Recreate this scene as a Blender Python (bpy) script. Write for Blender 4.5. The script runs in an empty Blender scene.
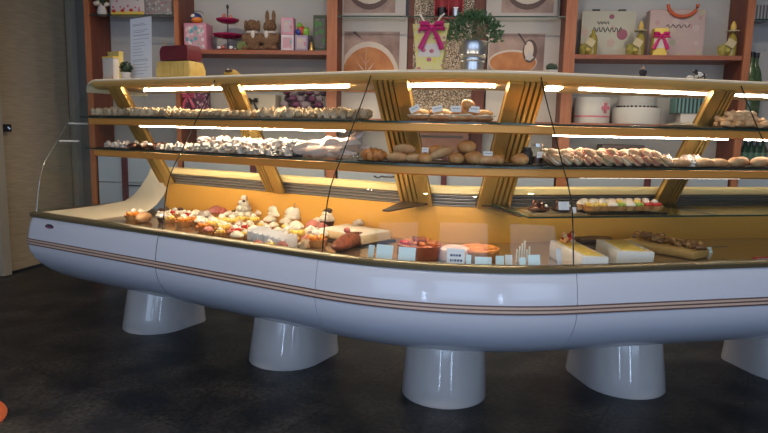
import bpy, math, random
from math import sin, cos, pi, radians
from mathutils import Vector, Matrix, noise
random.seed(7)
C = bpy.context.scene.collection
# ------------------------------------------------------------------ camera
CH, CF, CPITCH, CROLL = 1.4472, 615.5, .1395, .022
cam = bpy.data.cameras.new('camera'); camo = bpy.data.objects.new('camera', cam); C.objects.link(camo)
cam.sensor_width = 36; cam.lens = CF/768*36; cam.clip_start = .05
camo.location = (0, 0, CH)
camo.rotation_euler = (Matrix.Rotation(pi/2-CPITCH, 3, 'X') @ Matrix.Rotation(CROLL, 3, 'Z')).to_euler()
bpy.context.scene.camera = camo
def ray(u, v):
    c, s = cos(CROLL), sin(CROLL); a, b = u-384, v-216.5
    x = a*c+b*s; y = -a*s+b*c; up = -y/CF; X = x/CF; cp, sp = cos(CPITCH), sin(CPITCH)
    return Vector((X, cp+up*sp, -sp+up*cp))
def at_z(u, v, z):
    r = ray(u, v); t = (z-CH)/r.z
    return Vector((r.x*t, r.y*t, z))
# ------------------------------------------------------------------ plan of the display case
cx, cy, R, aL, aR = .5057, 4.3051, 1.651, -.514, .2194
def pos(U, o, z=0):
    if U < 0: a, s = aL, U
    elif U > 1: a, s = aR, U-1
    else: a, s = aL+(aR-aL)*U, 0
    r = R-o
    return Vector((cx+r*sin(a)+s*cos(a), cy-r*cos(a)+s*sin(a), z))
def ang(U): return aL if U < 0 else aR if U > 1 else aL+(aR-aL)*U
def offval(x, y):
    x -= cx; y -= cy
    if x*cos(aL)+y*sin(aL) < 0: return R-(x*sin(aL)-y*cos(aL)), aL
    if x*cos(aR)+y*sin(aR) > 0: return R-(x*sin(aR)-y*cos(aR)), aR
    return R-math.hypot(x, y), math.atan2(x, -y)
def at_o(u, v, o, z=None):
    r = ray(u, v); lo, hi = 1., 9.
    for _ in range(40):
        m = (lo+hi)/2
        if offval(r.x*m, r.y*m)[0] < o: lo = m
        else: hi = m
    return Vector((r.x*lo, r.y*lo, CH+r.z*lo if z is None else z))
def angxy(p): return offval(p.x, p.y)[1]
YW, KW = 5.5, -.105
WA = math.atan(KW)
def at_w(u, v, dep=0):
    r = ray(u, v); t = (YW+dep)/(r.y-KW*r.x)
    return Vector((r.x*t, r.y*t, CH+r.z*t))
def wl(u, v, dep=0):       # wall-local coordinates (along, depth, z)
    p = at_w(u, v, dep); M = Matrix.Rotation(-WA, 3, 'Z')
    return M @ (p-Vector((0, YW, 0)))
# ------------------------------------------------------------------ materials
MATS = {}
def mt(name, col, rough=.5, metal=0., var=None, scale=20., bump=0., bscale=None, emi=None, spec=None, coat=0., stretch=None, thr=None, rnd=0.):
    if name in MATS: return MATS[name]
    m = bpy.data.materials.new(name); m.use_nodes = True; nt = m.node_tree; N = nt.nodes; L = nt.links
    b = N['Principled BSDF']; b.inputs['Base Color'].default_value = (*col, 1); b.inputs['Roughness'].default_value = rough
    b.inputs['Metallic'].default_value = metal
    if coat: b.inputs['Coat Weight'].default_value = coat; b.inputs['Coat Roughness'].default_value = .06
    if spec is not None: b.inputs['Specular IOR Level'].default_value = spec
    tc = N.new('ShaderNodeTexCoord'); src = tc.outputs['Object']
    if stretch:
        mp = N.new('ShaderNodeMapping'); mp.inputs['Scale'].default_value = stretch; L.new(src, mp.inputs[0]); src = mp.outputs[0]
    last = None
    if var:
        n = N.new('ShaderNodeTexNoise'); n.inputs['Scale'].default_value = scale; n.inputs['Detail'].default_value = 5; L.new(src, n.inputs['Vector'])
        cr = N.new('ShaderNodeValToRGB'); lo, hi = thr or (.35, .65)
        cr.color_ramp.elements[0].position = lo; cr.color_ramp.elements[1].position = hi
        cr.color_ramp.elements[0].color = (*col, 1); cr.color_ramp.elements[1].color = (*var, 1)
        L.new(n.outputs['Fac'], cr.inputs[0]); last = cr.outputs[0]
    if rnd:
        oi = N.new('ShaderNodeObjectInfo'); hs = N.new('ShaderNodeHueSaturation')
        mr = N.new('ShaderNodeMapRange'); mr.inputs['To Min'].default_value = 1-rnd; mr.inputs['To Max'].default_value = 1+rnd*.6
        L.new(oi.outputs['Random'], mr.inputs['Value']); L.new(mr.outputs[0], hs.inputs['Value'])
        if last: L.new(last, hs.inputs['Color'])
        else: hs.inputs['Color'].default_value = (*col, 1)
        last = hs.outputs[0]
    if last: L.new(last, b.inputs['Base Color'])
    if bump:
        n2 = N.new('ShaderNodeTexNoise'); n2.inputs['Scale'].default_value = bscale or scale; n2.inputs['Detail'].default_value = 4; L.new(src, n2.inputs['Vector'])
        bp = N.new('ShaderNodeBump'); bp.inputs['Strength'].default_value = bump; bp.inputs['Distance'].default_value = .01
        L.new(n2.outputs['Fac'], bp.inputs['Height']); L.new(bp.outputs[0], b.inputs['Normal'])
    if emi: b.inputs['Emission Color'].default_value = (*emi[0], 1); b.inputs['Emission Strength'].default_value = emi[1]
    MATS[name] = m; return m
def glass_mat(name, tint=(1, 1, 1), rough=.0, ior=1.45, gloss=1.0):
    m = bpy.data.materials.new(name); m.use_nodes = True; nt = m.node_tree; N = nt.nodes; L = nt.links
    N.remove(N['Principled BSDF']); out = N['Material Output']
    t = N.new('ShaderNodeBsdfTransparent'); t.inputs[0].default_value = (*tint, 1)
    g = N.new('ShaderNodeBsdfGlossy'); g.inputs['Roughness'].default_value = rough
    lw_ = N.new('ShaderNodeLayerWeight'); lw_.inputs['Blend'].default_value = .5      # Schlick's approximation of a thin clear sheet
    fr = N.new('ShaderNodeMath'); fr.operation = 'POWER'; fr.inputs[1].default_value = 5; L.new(lw_.outputs['Facing'], fr.inputs[0])
    mu = N.new('ShaderNodeMath'); mu.operation = 'MULTIPLY_ADD'; mu.inputs[1].default_value = .96*gloss; mu.inputs[2].default_value = .04*gloss
    mx = N.new('ShaderNodeMixShader'); L.new(fr.outputs[0], mu.inputs[0]); L.new(mu.outputs[0], mx.inputs[0])
    L.new(t.outputs[0], mx.inputs[1]); L.new(g.outputs[0], mx.inputs[2]); L.new(mx.outputs[0], out.inputs[0])
    MATS[name] = m; return m
def banded(name, c1, c2, scale, axis, rough=.5, frac=.5, dist=0.):
    m = mt(name, c1, rough); nt = m.node_tree; N = nt.nodes; L = nt.links
    tc = N.new('ShaderNodeTexCoord'); w = N.new('ShaderNodeTexWave'); w.bands_direction = axis; w.inputs['Scale'].default_value = scale
    w.inputs['Distortion'].default_value = dist; w.inputs['Detail Scale'].default_value = 3
    L.new(tc.outputs['Object'], w.inputs[0]); cr = N.new('ShaderNodeValToRGB'); cr.color_ramp.interpolation = 'LINEAR'
    e = cr.color_ramp.elements; e[0].position = frac; e[0].color = (*c1, 1); e[1].position = min(1, frac+.08); e[1].color = (*c2, 1)
    L.new(w.outputs['Fac'], cr.inputs[0]); L.new(cr.outputs[0], N['Principled BSDF'].inputs['Base Color']); return m
def spots(name, base, cols, scale, size=.5, rough=.6):
    m = mt(name, base, rough); nt = m.node_tree; N = nt.nodes; L = nt.links
    tc = N.new('ShaderNodeTexCoord'); v = N.new('ShaderNodeTexVoronoi'); v.inputs['Scale'].default_value = scale; L.new(tc.outputs['Object'], v.inputs['Vector'])
    sp = N.new('ShaderNodeSeparateColor'); L.new(v.outputs['Color'], sp.inputs[0])
    cr = N.new('ShaderNodeValToRGB'); cr.color_ramp.interpolation = 'CONSTANT'; e = cr.color_ramp.elements
    e[0].position = 0; e[0].color = (*cols[0], 1); e[1].position = 1/len(cols); e[1].color = (*cols[1 % len(cols)], 1)
    for i in range(2, len(cols)): q = e.new(i/len(cols)); q.color = (*cols[i], 1)
    L.new(sp.outputs[0], cr.inputs[0])
    mx = N.new('ShaderNodeMix'); mx.data_type = 'RGBA'; lt = N.new('ShaderNodeMath'); lt.operation = 'LESS_THAN'; lt.inputs[1].default_value = size
    L.new(v.outputs['Distance'], lt.inputs[0]); L.new(lt.outputs[0], mx.inputs['Factor']); mx.inputs['A'].default_value = (*base, 1)
    L.new(cr.outputs[0], mx.inputs['B']); L.new(mx.outputs['Result'], N['Principled BSDF'].inputs['Base Color']); return m

body_m = mt('white_enamel', (.62, .67, .78), .25, coat=.5)
ped_m = mt('pedestal_enamel', (.60, .58, .57), .16, coat=1.0)
stripe_b = mt('stripe_brown', (.13, .075, .06), .4)
stripe_t = mt('stripe_tan', (.55, .42, .35), .35)
bronze = mt('bronze_trim', (.20, .17, .10), .3, .6)
gold = mt('gold_metal', (.76, .49, .15), .33, .75)
gold_panel = mt('gold_panel', (.82, .42, .08), .42, .2)
gold_lip = mt('gold_lip', (.82, .36, .08), .36, .3)
gold_dark = mt('gold_groove', (.22, .12, .03), .5, .4)
cream_m = mt('cream_laminate', (.84, .74, .55), .35)
deck_m = mt('deck_steel', (.55, .44, .34), .14, .85)
glassm = glass_mat('clear_glass', (.97, .985, .975), 0, 1.45, .42)
shelfglass = glass_mat('shelf_glass', (.93, .95, .93), 0, 1.45, .6)
green_edge = mt('glass_edge', (.015, .05, .04), .15, 0)
edge_m = mt('glass_seam', (.02, .025, .02), .2)
tube_m = mt('lamp_tube', (1, 1, 1), .3, emi=((1, .84, .62), 110))
tube_w = mt('lamp_tube_cool', (1, 1, 1), .3, emi=((1, .91, .80), 50))
cakeb0 = mt('glint_white', (.8, .8, .8), .3)  # white of the reflected light along the shelf ends
tube_dim = mt('lamp_tube_dim', (1, 1, 1), .3, emi=((1, .86, .74), 9))
chrome = mt('chrome', (.8, .8, .8), .15, 1)
vent_m = mt('vent_dark', (.16, .14, .12), .45, .4)
vent_l = mt('vent_slat', (.42, .38, .33), .4, .6)
dark_metal = mt('dark_steel', (.07, .06, .05), .35, .6)
tray_m = mt('dark_tray', (.035, .03, .028), .4, .3)
silver_tray = mt('silver_tray', (.6, .6, .6), .25, .9)
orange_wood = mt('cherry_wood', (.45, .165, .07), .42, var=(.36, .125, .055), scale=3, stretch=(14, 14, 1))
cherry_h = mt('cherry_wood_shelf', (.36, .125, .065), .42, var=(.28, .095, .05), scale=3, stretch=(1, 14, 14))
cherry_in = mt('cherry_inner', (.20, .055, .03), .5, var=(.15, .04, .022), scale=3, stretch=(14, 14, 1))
wallpanel = mt('pale_grey_panel', (.56, .55, .52), .55, var=(.52, .51, .49), scale=2)
drawer_m = mt('blue_grey_drawer', (.40, .47, .56), .45)
maroon_m = mt('maroon_rail', (.10, .02, .03), .5)
doorwood = mt('brown_oak', (.46, .35, .21), .5, var=(.36, .27, .16), scale=6, stretch=(1, 1, 22), bump=.1)
doorframe = mt('grey_frame', (.40, .35, .27), .5)
wallm = mt('dim_wall', (.35, .31, .26), .8)
ceilm = mt('white_ceiling', (.6, .6, .6), .9)
black = mt('black_plastic', (.015, .015, .018), .4)
white_paper = mt('white_paper', (.80, .82, .86), .7)
card_m = mt('price_card', (.70, .86, .90), .35)
ink = mt('ink', (.03, .04, .12), .6)
# food
bread = mt('golden_bread', (.50, .20, .06), .5, var=(.68, .38, .15), scale=18, bump=.25, bscale=60, rnd=.2)
bread_p = mt('pale_bread', (.66, .42, .22), .6, var=(.46, .21, .08), scale=14, bump=.2, bscale=60, rnd=.15)
croi_m = mt('croissant_crust', (.66, .27, .07), .4, var=(.38, .12, .03), scale=30, bump=.3, bscale=80)
mering = mt('powdered_pastry', (.78, .70, .62), .75, var=(.52, .36, .24), scale=34, bump=.6, bscale=90, rnd=.25, thr=(.5,.66))
cookie_m = mt('butter_cookie', (.70, .54, .34), .6, var=(.50, .30, .14), scale=40, bump=.4, bscale=90, rnd=.4)
creamf = mt('whipped_cream', (.84, .77, .62), .45, bump=.15, bscale=50)
choc = mt('chocolate', (.035, .015, .010), .3, var=(.08, .03, .015), scale=30, bump=.2, bscale=60)
custard = mt('yellow_custard', (.88, .66, .16), .3, var=(.82, .52, .08), scale=15)
redf = mt('red_berry', (.62, .05, .03), .2, var=(.45, .02, .02), scale=40)
orangef = mt('orange_fruit', (.85, .30, .05), .25)
greenf = mt('green_fruit', (.35, .50, .08), .25)
pinkc = mt('pink_glaze', (.48, .11, .10), .5, var=(.62, .26, .20), scale=20, rnd=.2)
redcake = mt('caramel_glaze', (.42, .13, .06), .22, var=(.30, .07, .035), scale=12)
redcake2 = mt('red_brown_cake', (.30, .09, .055), .35, var=(.14, .04, .025), scale=34, bump=.5, bscale=60)
mousse_m = mt('white_mousse', (.84, .80, .76), .5, bump=.25, bscale=70)
nut_m = mt('chopped_nuts', (.55, .33, .11), .5, var=(.26, .12, .04), scale=60, bump=.9, bscale=90)
crust_m = mt('pie_crust', (.72, .38, .14), .5, var=(.55, .22, .06), scale=25, bump=.3)
wrap_m = glass_mat('clear_wrap', (.96, .95, .95), .16, 1.45, 5.0)
_n = wrap_m.node_tree; _mx = [q for q in _n.nodes if q.type == 'MIX_SHADER'][0]; _d = _n.nodes.new('ShaderNodeBsdfDiffuse'); _d.inputs[0].default_value = (.8, .74, .70, 1)
_m2 = _n.nodes.new('ShaderNodeMixShader'); _m2.inputs[0].default_value = .35; _n.links.new(_mx.outputs[0], _m2.inputs[1]); _n.links.new(_d.outputs[0], _m2.inputs[2]); _n.links.new(_m2.outputs[0], _n.nodes['Material Output'].inputs[0])
foil = mt('foil', (.75, .72, .68), .25, .9, bump=.6, bscale=40)
# goods
leaf_m = mt('leaf_green', (.05, .12, .045), .5, var=(.13, .21, .10), scale=30)
leaf_d = mt('leaf_dark', (.02, .045, .02), .5)
zinc = mt('zinc', (.55, .56, .57), .28, .9)
soil = mt('soil', (.04, .03, .02), .9)
yellowp = mt('yellow_paper', (.80, .56, .16), .6, var=(.70, .46, .12), scale=20, bump=.5, bscale=30)
maroonp = mt('maroon_paper', (.16, .02, .03), .45)
magenta = mt('magenta_ribbon', (.55, .02, .16), .45)
# ------------------------------------------------------------------ mesh building
class MB:
    def __init__(s): s.v = []; s.f = []; s.mi = []; s.sm = []; s.M = Matrix.Identity(4)
    def add(s, vs, fs, mi=0, smooth=False):
        k = len(s.v); s.v += [s.M @ Vector(p) for p in vs]
        for f in fs: s.f.append([i+k for i in f]); s.mi.append(mi); s.sm.append(smooth)
        return s
    def box(s, c, d, mi=0, rz=0, rx=0, ry=0):
        M = Matrix.Translation(c) @ Matrix.Rotation(rz, 4, 'Z') @ Matrix.Rotation(ry, 4, 'Y') @ Matrix.Rotation(rx, 4, 'X'); x, y, z = d[0]/2, d[1]/2, d[2]/2
        vs = [M @ Vector(p) for p in ((-x, -y, -z), (x, -y, -z), (x, y, -z), (-x, y, -z), (-x, -y, z), (x, -y, z), (x, y, z), (-x, y, z))]
        return s.add(vs, [(0, 3, 2, 1), (4, 5, 6, 7), (0, 1, 5, 4), (1, 2, 6, 5), (2, 3, 7, 6), (3, 0, 4, 7)], mi)
    def rbox(s, c, d, mi=0, r=.01, rz=0, taper=0, lump=0, seed=0):      # box with rounded edges
        n = 3; rings = []; prof = [(0, 0)]
        x, y, z = d[0]/2, d[1]/2, d[2]
        def ring(inset, h, k=1):
            pts = []
            for (sx, sy, a0) in ((1, 1, 0), (-1, 1, pi/2), (-1, -1, pi), (1, -1, 3*pi/2)):
                for j in range(n+1):
                    a = a0+j/n*pi/2; rr = max(r-inset, .0005)
                    px = sx*(x-r)*k+rr*cos(a); py = sy*(y-r)*k+rr*sin(a)
                    if lump:
                        q = noise.noise(Vector((px*25+seed, py*25, h*25))); px += q*lump; py += q*lump
                    pts.append((px, py, h+(noise.noise(Vector((px*20, py*20, h*9+seed)))*lump if lump and h > .3*z else 0)))
            return pts
        k2 = 1-taper
        hs = [(r*.7, 0, 1), (0, r*.7, 1)]+([(0, z*.5, (1+k2)/2)] if lump else [])+[(0, z-r, k2), (r*.3, z-r*.3, k2), (r, z, k2)]
        rings = [ring(i, h, k) for i, h, k in hs]
        M = Matrix.Translation(c) @ Matrix.Rotation(rz, 4, 'Z')
        return s.loft([[M @ Vector(p) for p in q] for q in rings], mi)
    def loft(s, rings, mi=0, closed=True, caps=True, smooth=True):
        n = len(rings[0]); vs = [p for r in rings for p in r]; fs = []
        for i in range(len(rings)-1):
            for j in range(n if closed else n-1):
                a = i*n+j; b = i*n+(j+1) % n; fs.append((a, b, b+n, a+n))
        s.add(vs, fs, mi, smooth)
        if caps and closed:
            s.add(rings[0], [tuple(range(n-1, -1, -1))], mi, False); s.add(rings[-1], [tuple(range(n))], mi, False)
        return s
    def lathe(s, prof, mi=0, seg=24, c=(0, 0, 0), sx=1, sy=1, wav=0, wn=8, M=None):
        c = Vector(c); rings = []
        for r, z in prof:
            q = []
            for k in range(seg):
                a = 2*pi*k/seg; rr = r*(1+wav*cos(wn*a)); p = Vector((rr*cos(a)*sx, rr*sin(a)*sy, z))
                q.append((M @ p if M else p)+c)
            rings.append(q)
        return s.loft(rings, mi)
    def cyl(s, c, r, h, mi=0, seg=20, M=None): return s.lathe([(r, 0), (r, h)], mi, seg, c, M=M)
    def tube(s, pts, r, mi=0, seg=8, caps=True):
        pts = [Vector(p) for p in pts]; rings = []; up = Vector((0, 0, 1))
        for i, p in enumerate(pts):
            t = (pts[min(i+1, len(pts)-1)]-pts[max(i-1, 0)]).normalized(); u = up if abs(t.z) < .95 else Vector((1, 0, 0))
            a = t.cross(u).normalized(); b = a.cross(t).normalized(); rr = r[i] if isinstance(r, (list, tuple)) else r
            rings.append([p+a*rr*cos(2*pi*k/seg)+b*rr*sin(2*pi*k/seg) for k in range(seg)])
        return s.loft(rings, mi, caps=caps)
    def ell(s, c, d, mi=0, seg=14, lump=0, freq=30, seed=0, flat=None, M=None):
        c = Vector(c); rings = []; nr = max(5, seg//2)
        for i in range(nr+1):
            t = pi*(i/nr*.98+.01); q = []
            for k in range(seg):
                a = 2*pi*k/seg; p = Vector((d[0]*sin(t)*cos(a), d[1]*sin(t)*sin(a), -d[2]*cos(t)))
                if lump: p *= 1+lump*noise.noise(p*freq+Vector((seed*3.1, seed*1.7, 0)))
                if flat is not None: p.z = max(p.z, -flat)
                q.append((M @ p if M else p)+c)
            rings.append(q)
        return s.loft(rings, mi)
    def prism(s, pts, y0, y1, mi=0, M=None):       # 2D outline (x,z) extruded along y
        M = M or Matrix.Identity(4); n = len(pts)
        vs = [M @ Vector((p[0], y0, p[1])) for p in pts]+[M @ Vector((p[0], y1, p[1])) for p in pts]
        fs = [tuple(range(n)), tuple(range(2*n-1, n-1, -1))]+[(i, i+n, (i+1) % n+n, (i+1) % n) for i in range(n)]
        return s.add(vs, fs, mi)
    def build(s, name, mats, parent=None, origin=None):
        if not isinstance(mats, (list, tuple)): mats = [mats]
        me = bpy.data.meshes.new(name); og = Vector(origin) if origin is not None else Vector((0, 0, 0))
        me.from_pydata([tuple(p-og) for p in s.v], [], s.f)
        for m in mats: me.materials.append(m)
        me.polygons.foreach_set('material_index', s.mi); me.polygons.foreach_set('use_smooth', s.sm); me.update()
        import bmesh
        bm = bmesh.new(); bm.from_mesh(me); bmesh.ops.remove_doubles(bm, verts=bm.verts, dist=1e-6); bmesh.ops.recalc_face_normals(bm, faces=bm.faces); bm.to_mesh(me); bm.free()
        me.set_sharp_from_angle(angle=radians(42))
        o = bpy.data.objects.new(name, me); C.objects.link(o)
        if parent: o.parent = parent
        return o
def tag(o, label=None, cat=None, group=None, kind=None):
    if label: o['label'] = label
    if cat: o['category'] = cat
    if group: o['group'] = group
    if kind: o['kind'] = kind
    return o
def empty(name, loc, rz=0):
    o = bpy.data.objects.new(name, None); C.objects.link(o); o.location = loc; o.rotation_euler = (0, 0, rz); o.empty_display_size = .05; return o
def place(o, loc, rz=0, sc=1):
    o.location = loc; o.rotation_euler = (0, 0, rz); o.scale = (sc, sc, sc) if not isinstance(sc, tuple) else sc; return o
def dup(o, parent=None):
    c = o.copy(); C.objects.link(c)
    if parent: c.parent = parent
    for ch in list(o.children): dup(ch, c)
    return c
# ------------------------------------------------------------------ sweeps along the display case
ORG = pos(.5, .5)
def Us(U0, U1, n=28):
    L = [U0]
    a, b = max(0, U0), min(1, U1)
    if b > a:
        if a > U0: L.append(a)
        k = max(2, int(n*(b-a)))
        L += [a+(b-a)*i/k for i in range(1, k)]
        L.append(b)
    if U1 > L[-1]: L.append(U1)
    return L
def sweep(mb, prof, U0, U1, mi=0, n=28, smooth=True, closed=True):
    rings = [[pos(U, o, z)-ORG for o, z in prof] for U in Us(U0, U1, n)]
    return mb.loft(rings, mi, closed=closed, smooth=smooth)
case = empty('bakery_display_case', ORG)
tag(case, 'long curved white glass-fronted bakery counter with gold brackets and striped body on thick pedestals', 'display case')
# ---- body panels
prof = [(.035, .835), (.004, .835), (-.006, .822), (-.018, .77), (-.026, .71), (-.03, .66)]
for k in range(1, 11):
    t = k/10*pi/2; prof.append((.45-.48*cos(t), .66-.31*sin(t)))
prof += [(.90, .35), (.93, .40), (.93, .79)]
UE = -2.36
def body(U0, U1, end=False):
    mb = MB()
    if not end:
        sweep(mb, prof+[(.90, .79), (.90, .41), (.44, .41), (.06, .62), (.035, .7)], U0, U1, smooth=True)
    else:
        # closed boat-like end: every level is an outline pulled in by its own inset
        rings = []
        for o, z in prof[:16]:
            i = o; rr = .09; s1 = UE+max(i, -.03)
            pts = [pos(U1, i, z), pos((U1+s1)/2, i, z)]
            for k in range(7):
                t = k/6*pi/2; pts.append(pos(s1+rr-rr*sin(t), i+rr-rr*cos(t), z))
            pts += [pos(s1, .55+.4*0, z), pos(s1, .93, z)]
            rings.append([p-ORG for p in pts])
        zb = prof[15][1]
        rings.append([p-ORG for p in [pos(U1, .93, zb), pos((U1+s1)/2, .93, zb)]+[pos(s1+.09*(1-k/6), .93, zb) for k in range(7)]+[pos(s1, .93, zb), pos(s1, .93, zb)]])
        mb.loft(rings, closed=False, caps=False)
    return mb
g = .0025
body(UE, -1.1-g, True).build('body_panel', body_m, case)
body(-1.1+g, 0-g*.6).build('body_panel', body_m, case)
body(0+g*.6, 1-g*.6).build('body_panel', body_m, case)
body(1+g*.6, 2.15-g).build('body_panel', body_m, case)
body(2.15+g, 3.2).build('body_panel', body_m, case)
mb = MB(); sweep(mb, [(.012, .82), (.0, .80), (-.012, .72), (-.015, .66), (.03, .55), (.12, .55), (.12, .82)], -2.2, 3.15); mb.build('inner_frame', dark_metal, case)
# stripes
def band(z0, z1, out, mat, name):
    def ox(z): return -.018-.012*(.77-z)/.11 if z > .66 else -.03
    mb = MB(); rings = []
    for U in [UE+.09-.0]+Us(-2.2, 3.2):
        rings.append([pos(U, ox(z)-d, z)-ORG for z, d in ((z0, -.004), (z0, out), (z1, out), (z1, -.004))])
    pre = []
    for k in range(7):
        t = pi/2*(1-k/6); rr = .09+.03
        pre.append([])
        for z, d in ((z0, -.004), (z0, out), (z1, out), (z1, -.004)):
            i = ox(z)-d; r2 = .09; s1 = UE+i
            pre[-1].append(pos(s1+r2-r2*sin(t), i+r2-r2*cos(t), z)-ORG)
    first = [[pos(UE+ox(z)-d, .93, z)-ORG for z, d in ((z0, -.004), (z0, out), (z1, out), (z1, -.004))]]
    mb.loft(first+pre+rings[1:]); mb.build(name, mat, case)
band(.652, .659, .003, stripe_b, 'stripe'); band(.6595, .6695, .0022, stripe_t, 'stripe'); band(.670, .676, .003, stripe_b, 'stripe')
band(.6765, .6865, .0022, stripe_t, 'stripe'); band(.687, .693, .003, stripe_b, 'stripe')
# rim
mb = MB()
rp = [(-.008, .833), (-.01, .853), (.0, .862), (.045, .862), (.055, .850), (.05, .833)]
pre = []
for k in range(7):
    t = pi/2*(1-k/6); r2 = .07
    pre.append([pos(UE+o+r2-r2*sin(t), o+r2-r2*cos(t), z)-ORG for o, z in rp])
mb.loft([[pos(UE+o, .90, z)-ORG for o, z in rp]]+pre+[[pos(U, o, z)-ORG for o, z in rp] for U in Us(-2.2, 3.2)]); mb.build('rim_trim', bronze, case)
# end moulding (cream), sweeping up at the back
mb = MB(); prof_e = [(.06, .858), (.3, .858), (.55, .862), (.72, .875), (.80, .915), (.87, .98), (.94, 1.06), (.97, 1.12)]
rings = [[pos(-2.31, o, z)-ORG, pos(-2.27, o, z+.002)-ORG, pos(-2.06, min(o, .92), max(.80, .80+(z-.86)*1.02))-ORG, pos(-2.31, o, .79)-ORG] for o, z in prof_e]
mb.loft(rings); mb.build('end_moulding', cream_m, case)
# deck and back
mb = MB(); sweep(mb, [(.05, .79), (.05, .802), (.91, .802), (.91, .79)], -2.2, 3.2, smooth=False); mb.build('deck', deck_m, case)
mb = MB(); sweep(mb, [(.905, .80), (.905, 1.012), (.93, 1.012), (.93, .80)], -2.10, 3.2, smooth=False); mb.build('back_panel', gold_panel, case)
mb = MB(); sweep(mb, [(.925, 1.008), (.925, 1.088), (.935, 1.088), (.935, 1.008)], -2.08, 3.2, 0, smooth=False)
for k in range(4): sweep(mb, [(.905, 1.018+k*.019), (.905, 1.022+k*.019), (.925, 1.028+k*.019), (.925, 1.024+k*.019)], -2.08, 3.2, 1, smooth=False)
mb.build('vent_grille', [vent_m, vent_l], case)
mb = MB(); sweep(mb, [(.885, 1.086), (.878, 1.092), (.878, 1.126), (.885, 1.132), (.95, 1.132), (.95, 1.086)], -2.08, 3.2, smooth=False); mb.build('back_ledge', mt('pale_gold', (.84, .66, .32), .4, .2), case)
# canopy
mb = MB(); UC = -2.24
can = [(.97, 1.752), (.50, 1.756), (.462, 1.753), (.447, 1.747), (.447, 1.7385), (.97, 1.7385)]
rings = []
for k, (ds, dz) in enumerate(((.085, -.075), (.08, -.045), (.06, -.018), (.03, -.004), (0, 0))):
    rings.append([pos(UC-ds, o, z+dz)-ORG for o, z in can])
mb.loft(rings+[[pos(U, o, z)-ORG for o, z in can] for U in Us(UC+.01, 3.2)]); mb.build('canopy_top', cream_m, case)
mb = MB(); sweep(mb, [(.450, 1.739), (.456, 1.712), (.48, 1.694), (.53, 1.687), (.97, 1.687), (.97, 1.739)], UC-.03, 3.2); mb.build('canopy_underside', mt('gold_canopy', (.82, .50, .16), .4, .3), case)
# light tubes
def tube(U0, U1, o, z, r, m, name='light_tube'):
    mb = MB(); mb.tube([pos(U, o, z)-ORG for U in Us(U0, U1)], r, 0, 10); mb.build(name, m, case)
tube(-1.85, -.20, .55, 1.679, .0055, tube_m); tube(.22, .76, .55, 1.679, .005, tube_m)
tube(1.27, 2.11, .55, 1.681, .0055, tube_w); tube(2.22, 3.1, .55, 1.681, .0055, tube_w)
tube(-1.745, -.135, .42, 1.440, .0055, tube_m); tube(1.07, 2.09, .42, 1.440, .0055, tube_w); tube(2.2, 3.1, .42, 1.440, .0055, tube_w)
tube(1.2, 2.15, .37, 1.233, .0045, tube_dim); tube(-2.0, -.1, .355, 1.252, .006, tube_m); tube(.05, .95, .355, 1.252, .005, tube_m)
mb = MB(); mb.lathe([(.001, -.02), (.03, -.018), (.05, -.006), (.055, 0)], c=pos(1.13, .58, 1.688)-ORG); mb.build('puck_lamp', tube_m, case)
# shelves
def shelf(zt, o0, o1, U0, U1, lip=True):
    mb = MB(); sweep(mb, [(o0, zt-.008), (o0, zt), (o1, zt), (o1, zt-.008)], U0, U1, smooth=False); s = mb.build('glass_shelf', shelfglass, case)
    mb = MB(); sweep(mb, [(o0-.0025, zt-.0085), (o0-.0025, zt+.0005), (o0-.0005, zt+.0005), (o0-.0005, zt-.0085)], U0, U1, smooth=False)
    e0 = [pos(U0, o, zt-.004)-ORG for o in (o0, o1)]
    if U0 < -1 or U0 > 0: mb.tube(e0, .0045, 0, 6)
    mb.build('shelf_edge', green_edge, s)
    if lip:
        mb = MB(); L = U0+.08
        sweep(mb, [(o0+.012, zt-.009), (o0+.008, zt-.012), (o0+.010, zt-.046), (o0+.018, zt-.053), (o0+.024, zt-.046), (o0+.022, zt-.018), (o0+.12, zt-.016), (o0+.12, zt-.009)], L, U1)
        mb.build('lamp_housing', gold_lip, s)
shelf(1.494, .35, .86, -2.27, 3.2)
shelf(1.286, .30, .86, -2.15, 3.2)
shelf(1.045, .30, .885, .90, 3.2, lip=False)
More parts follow.
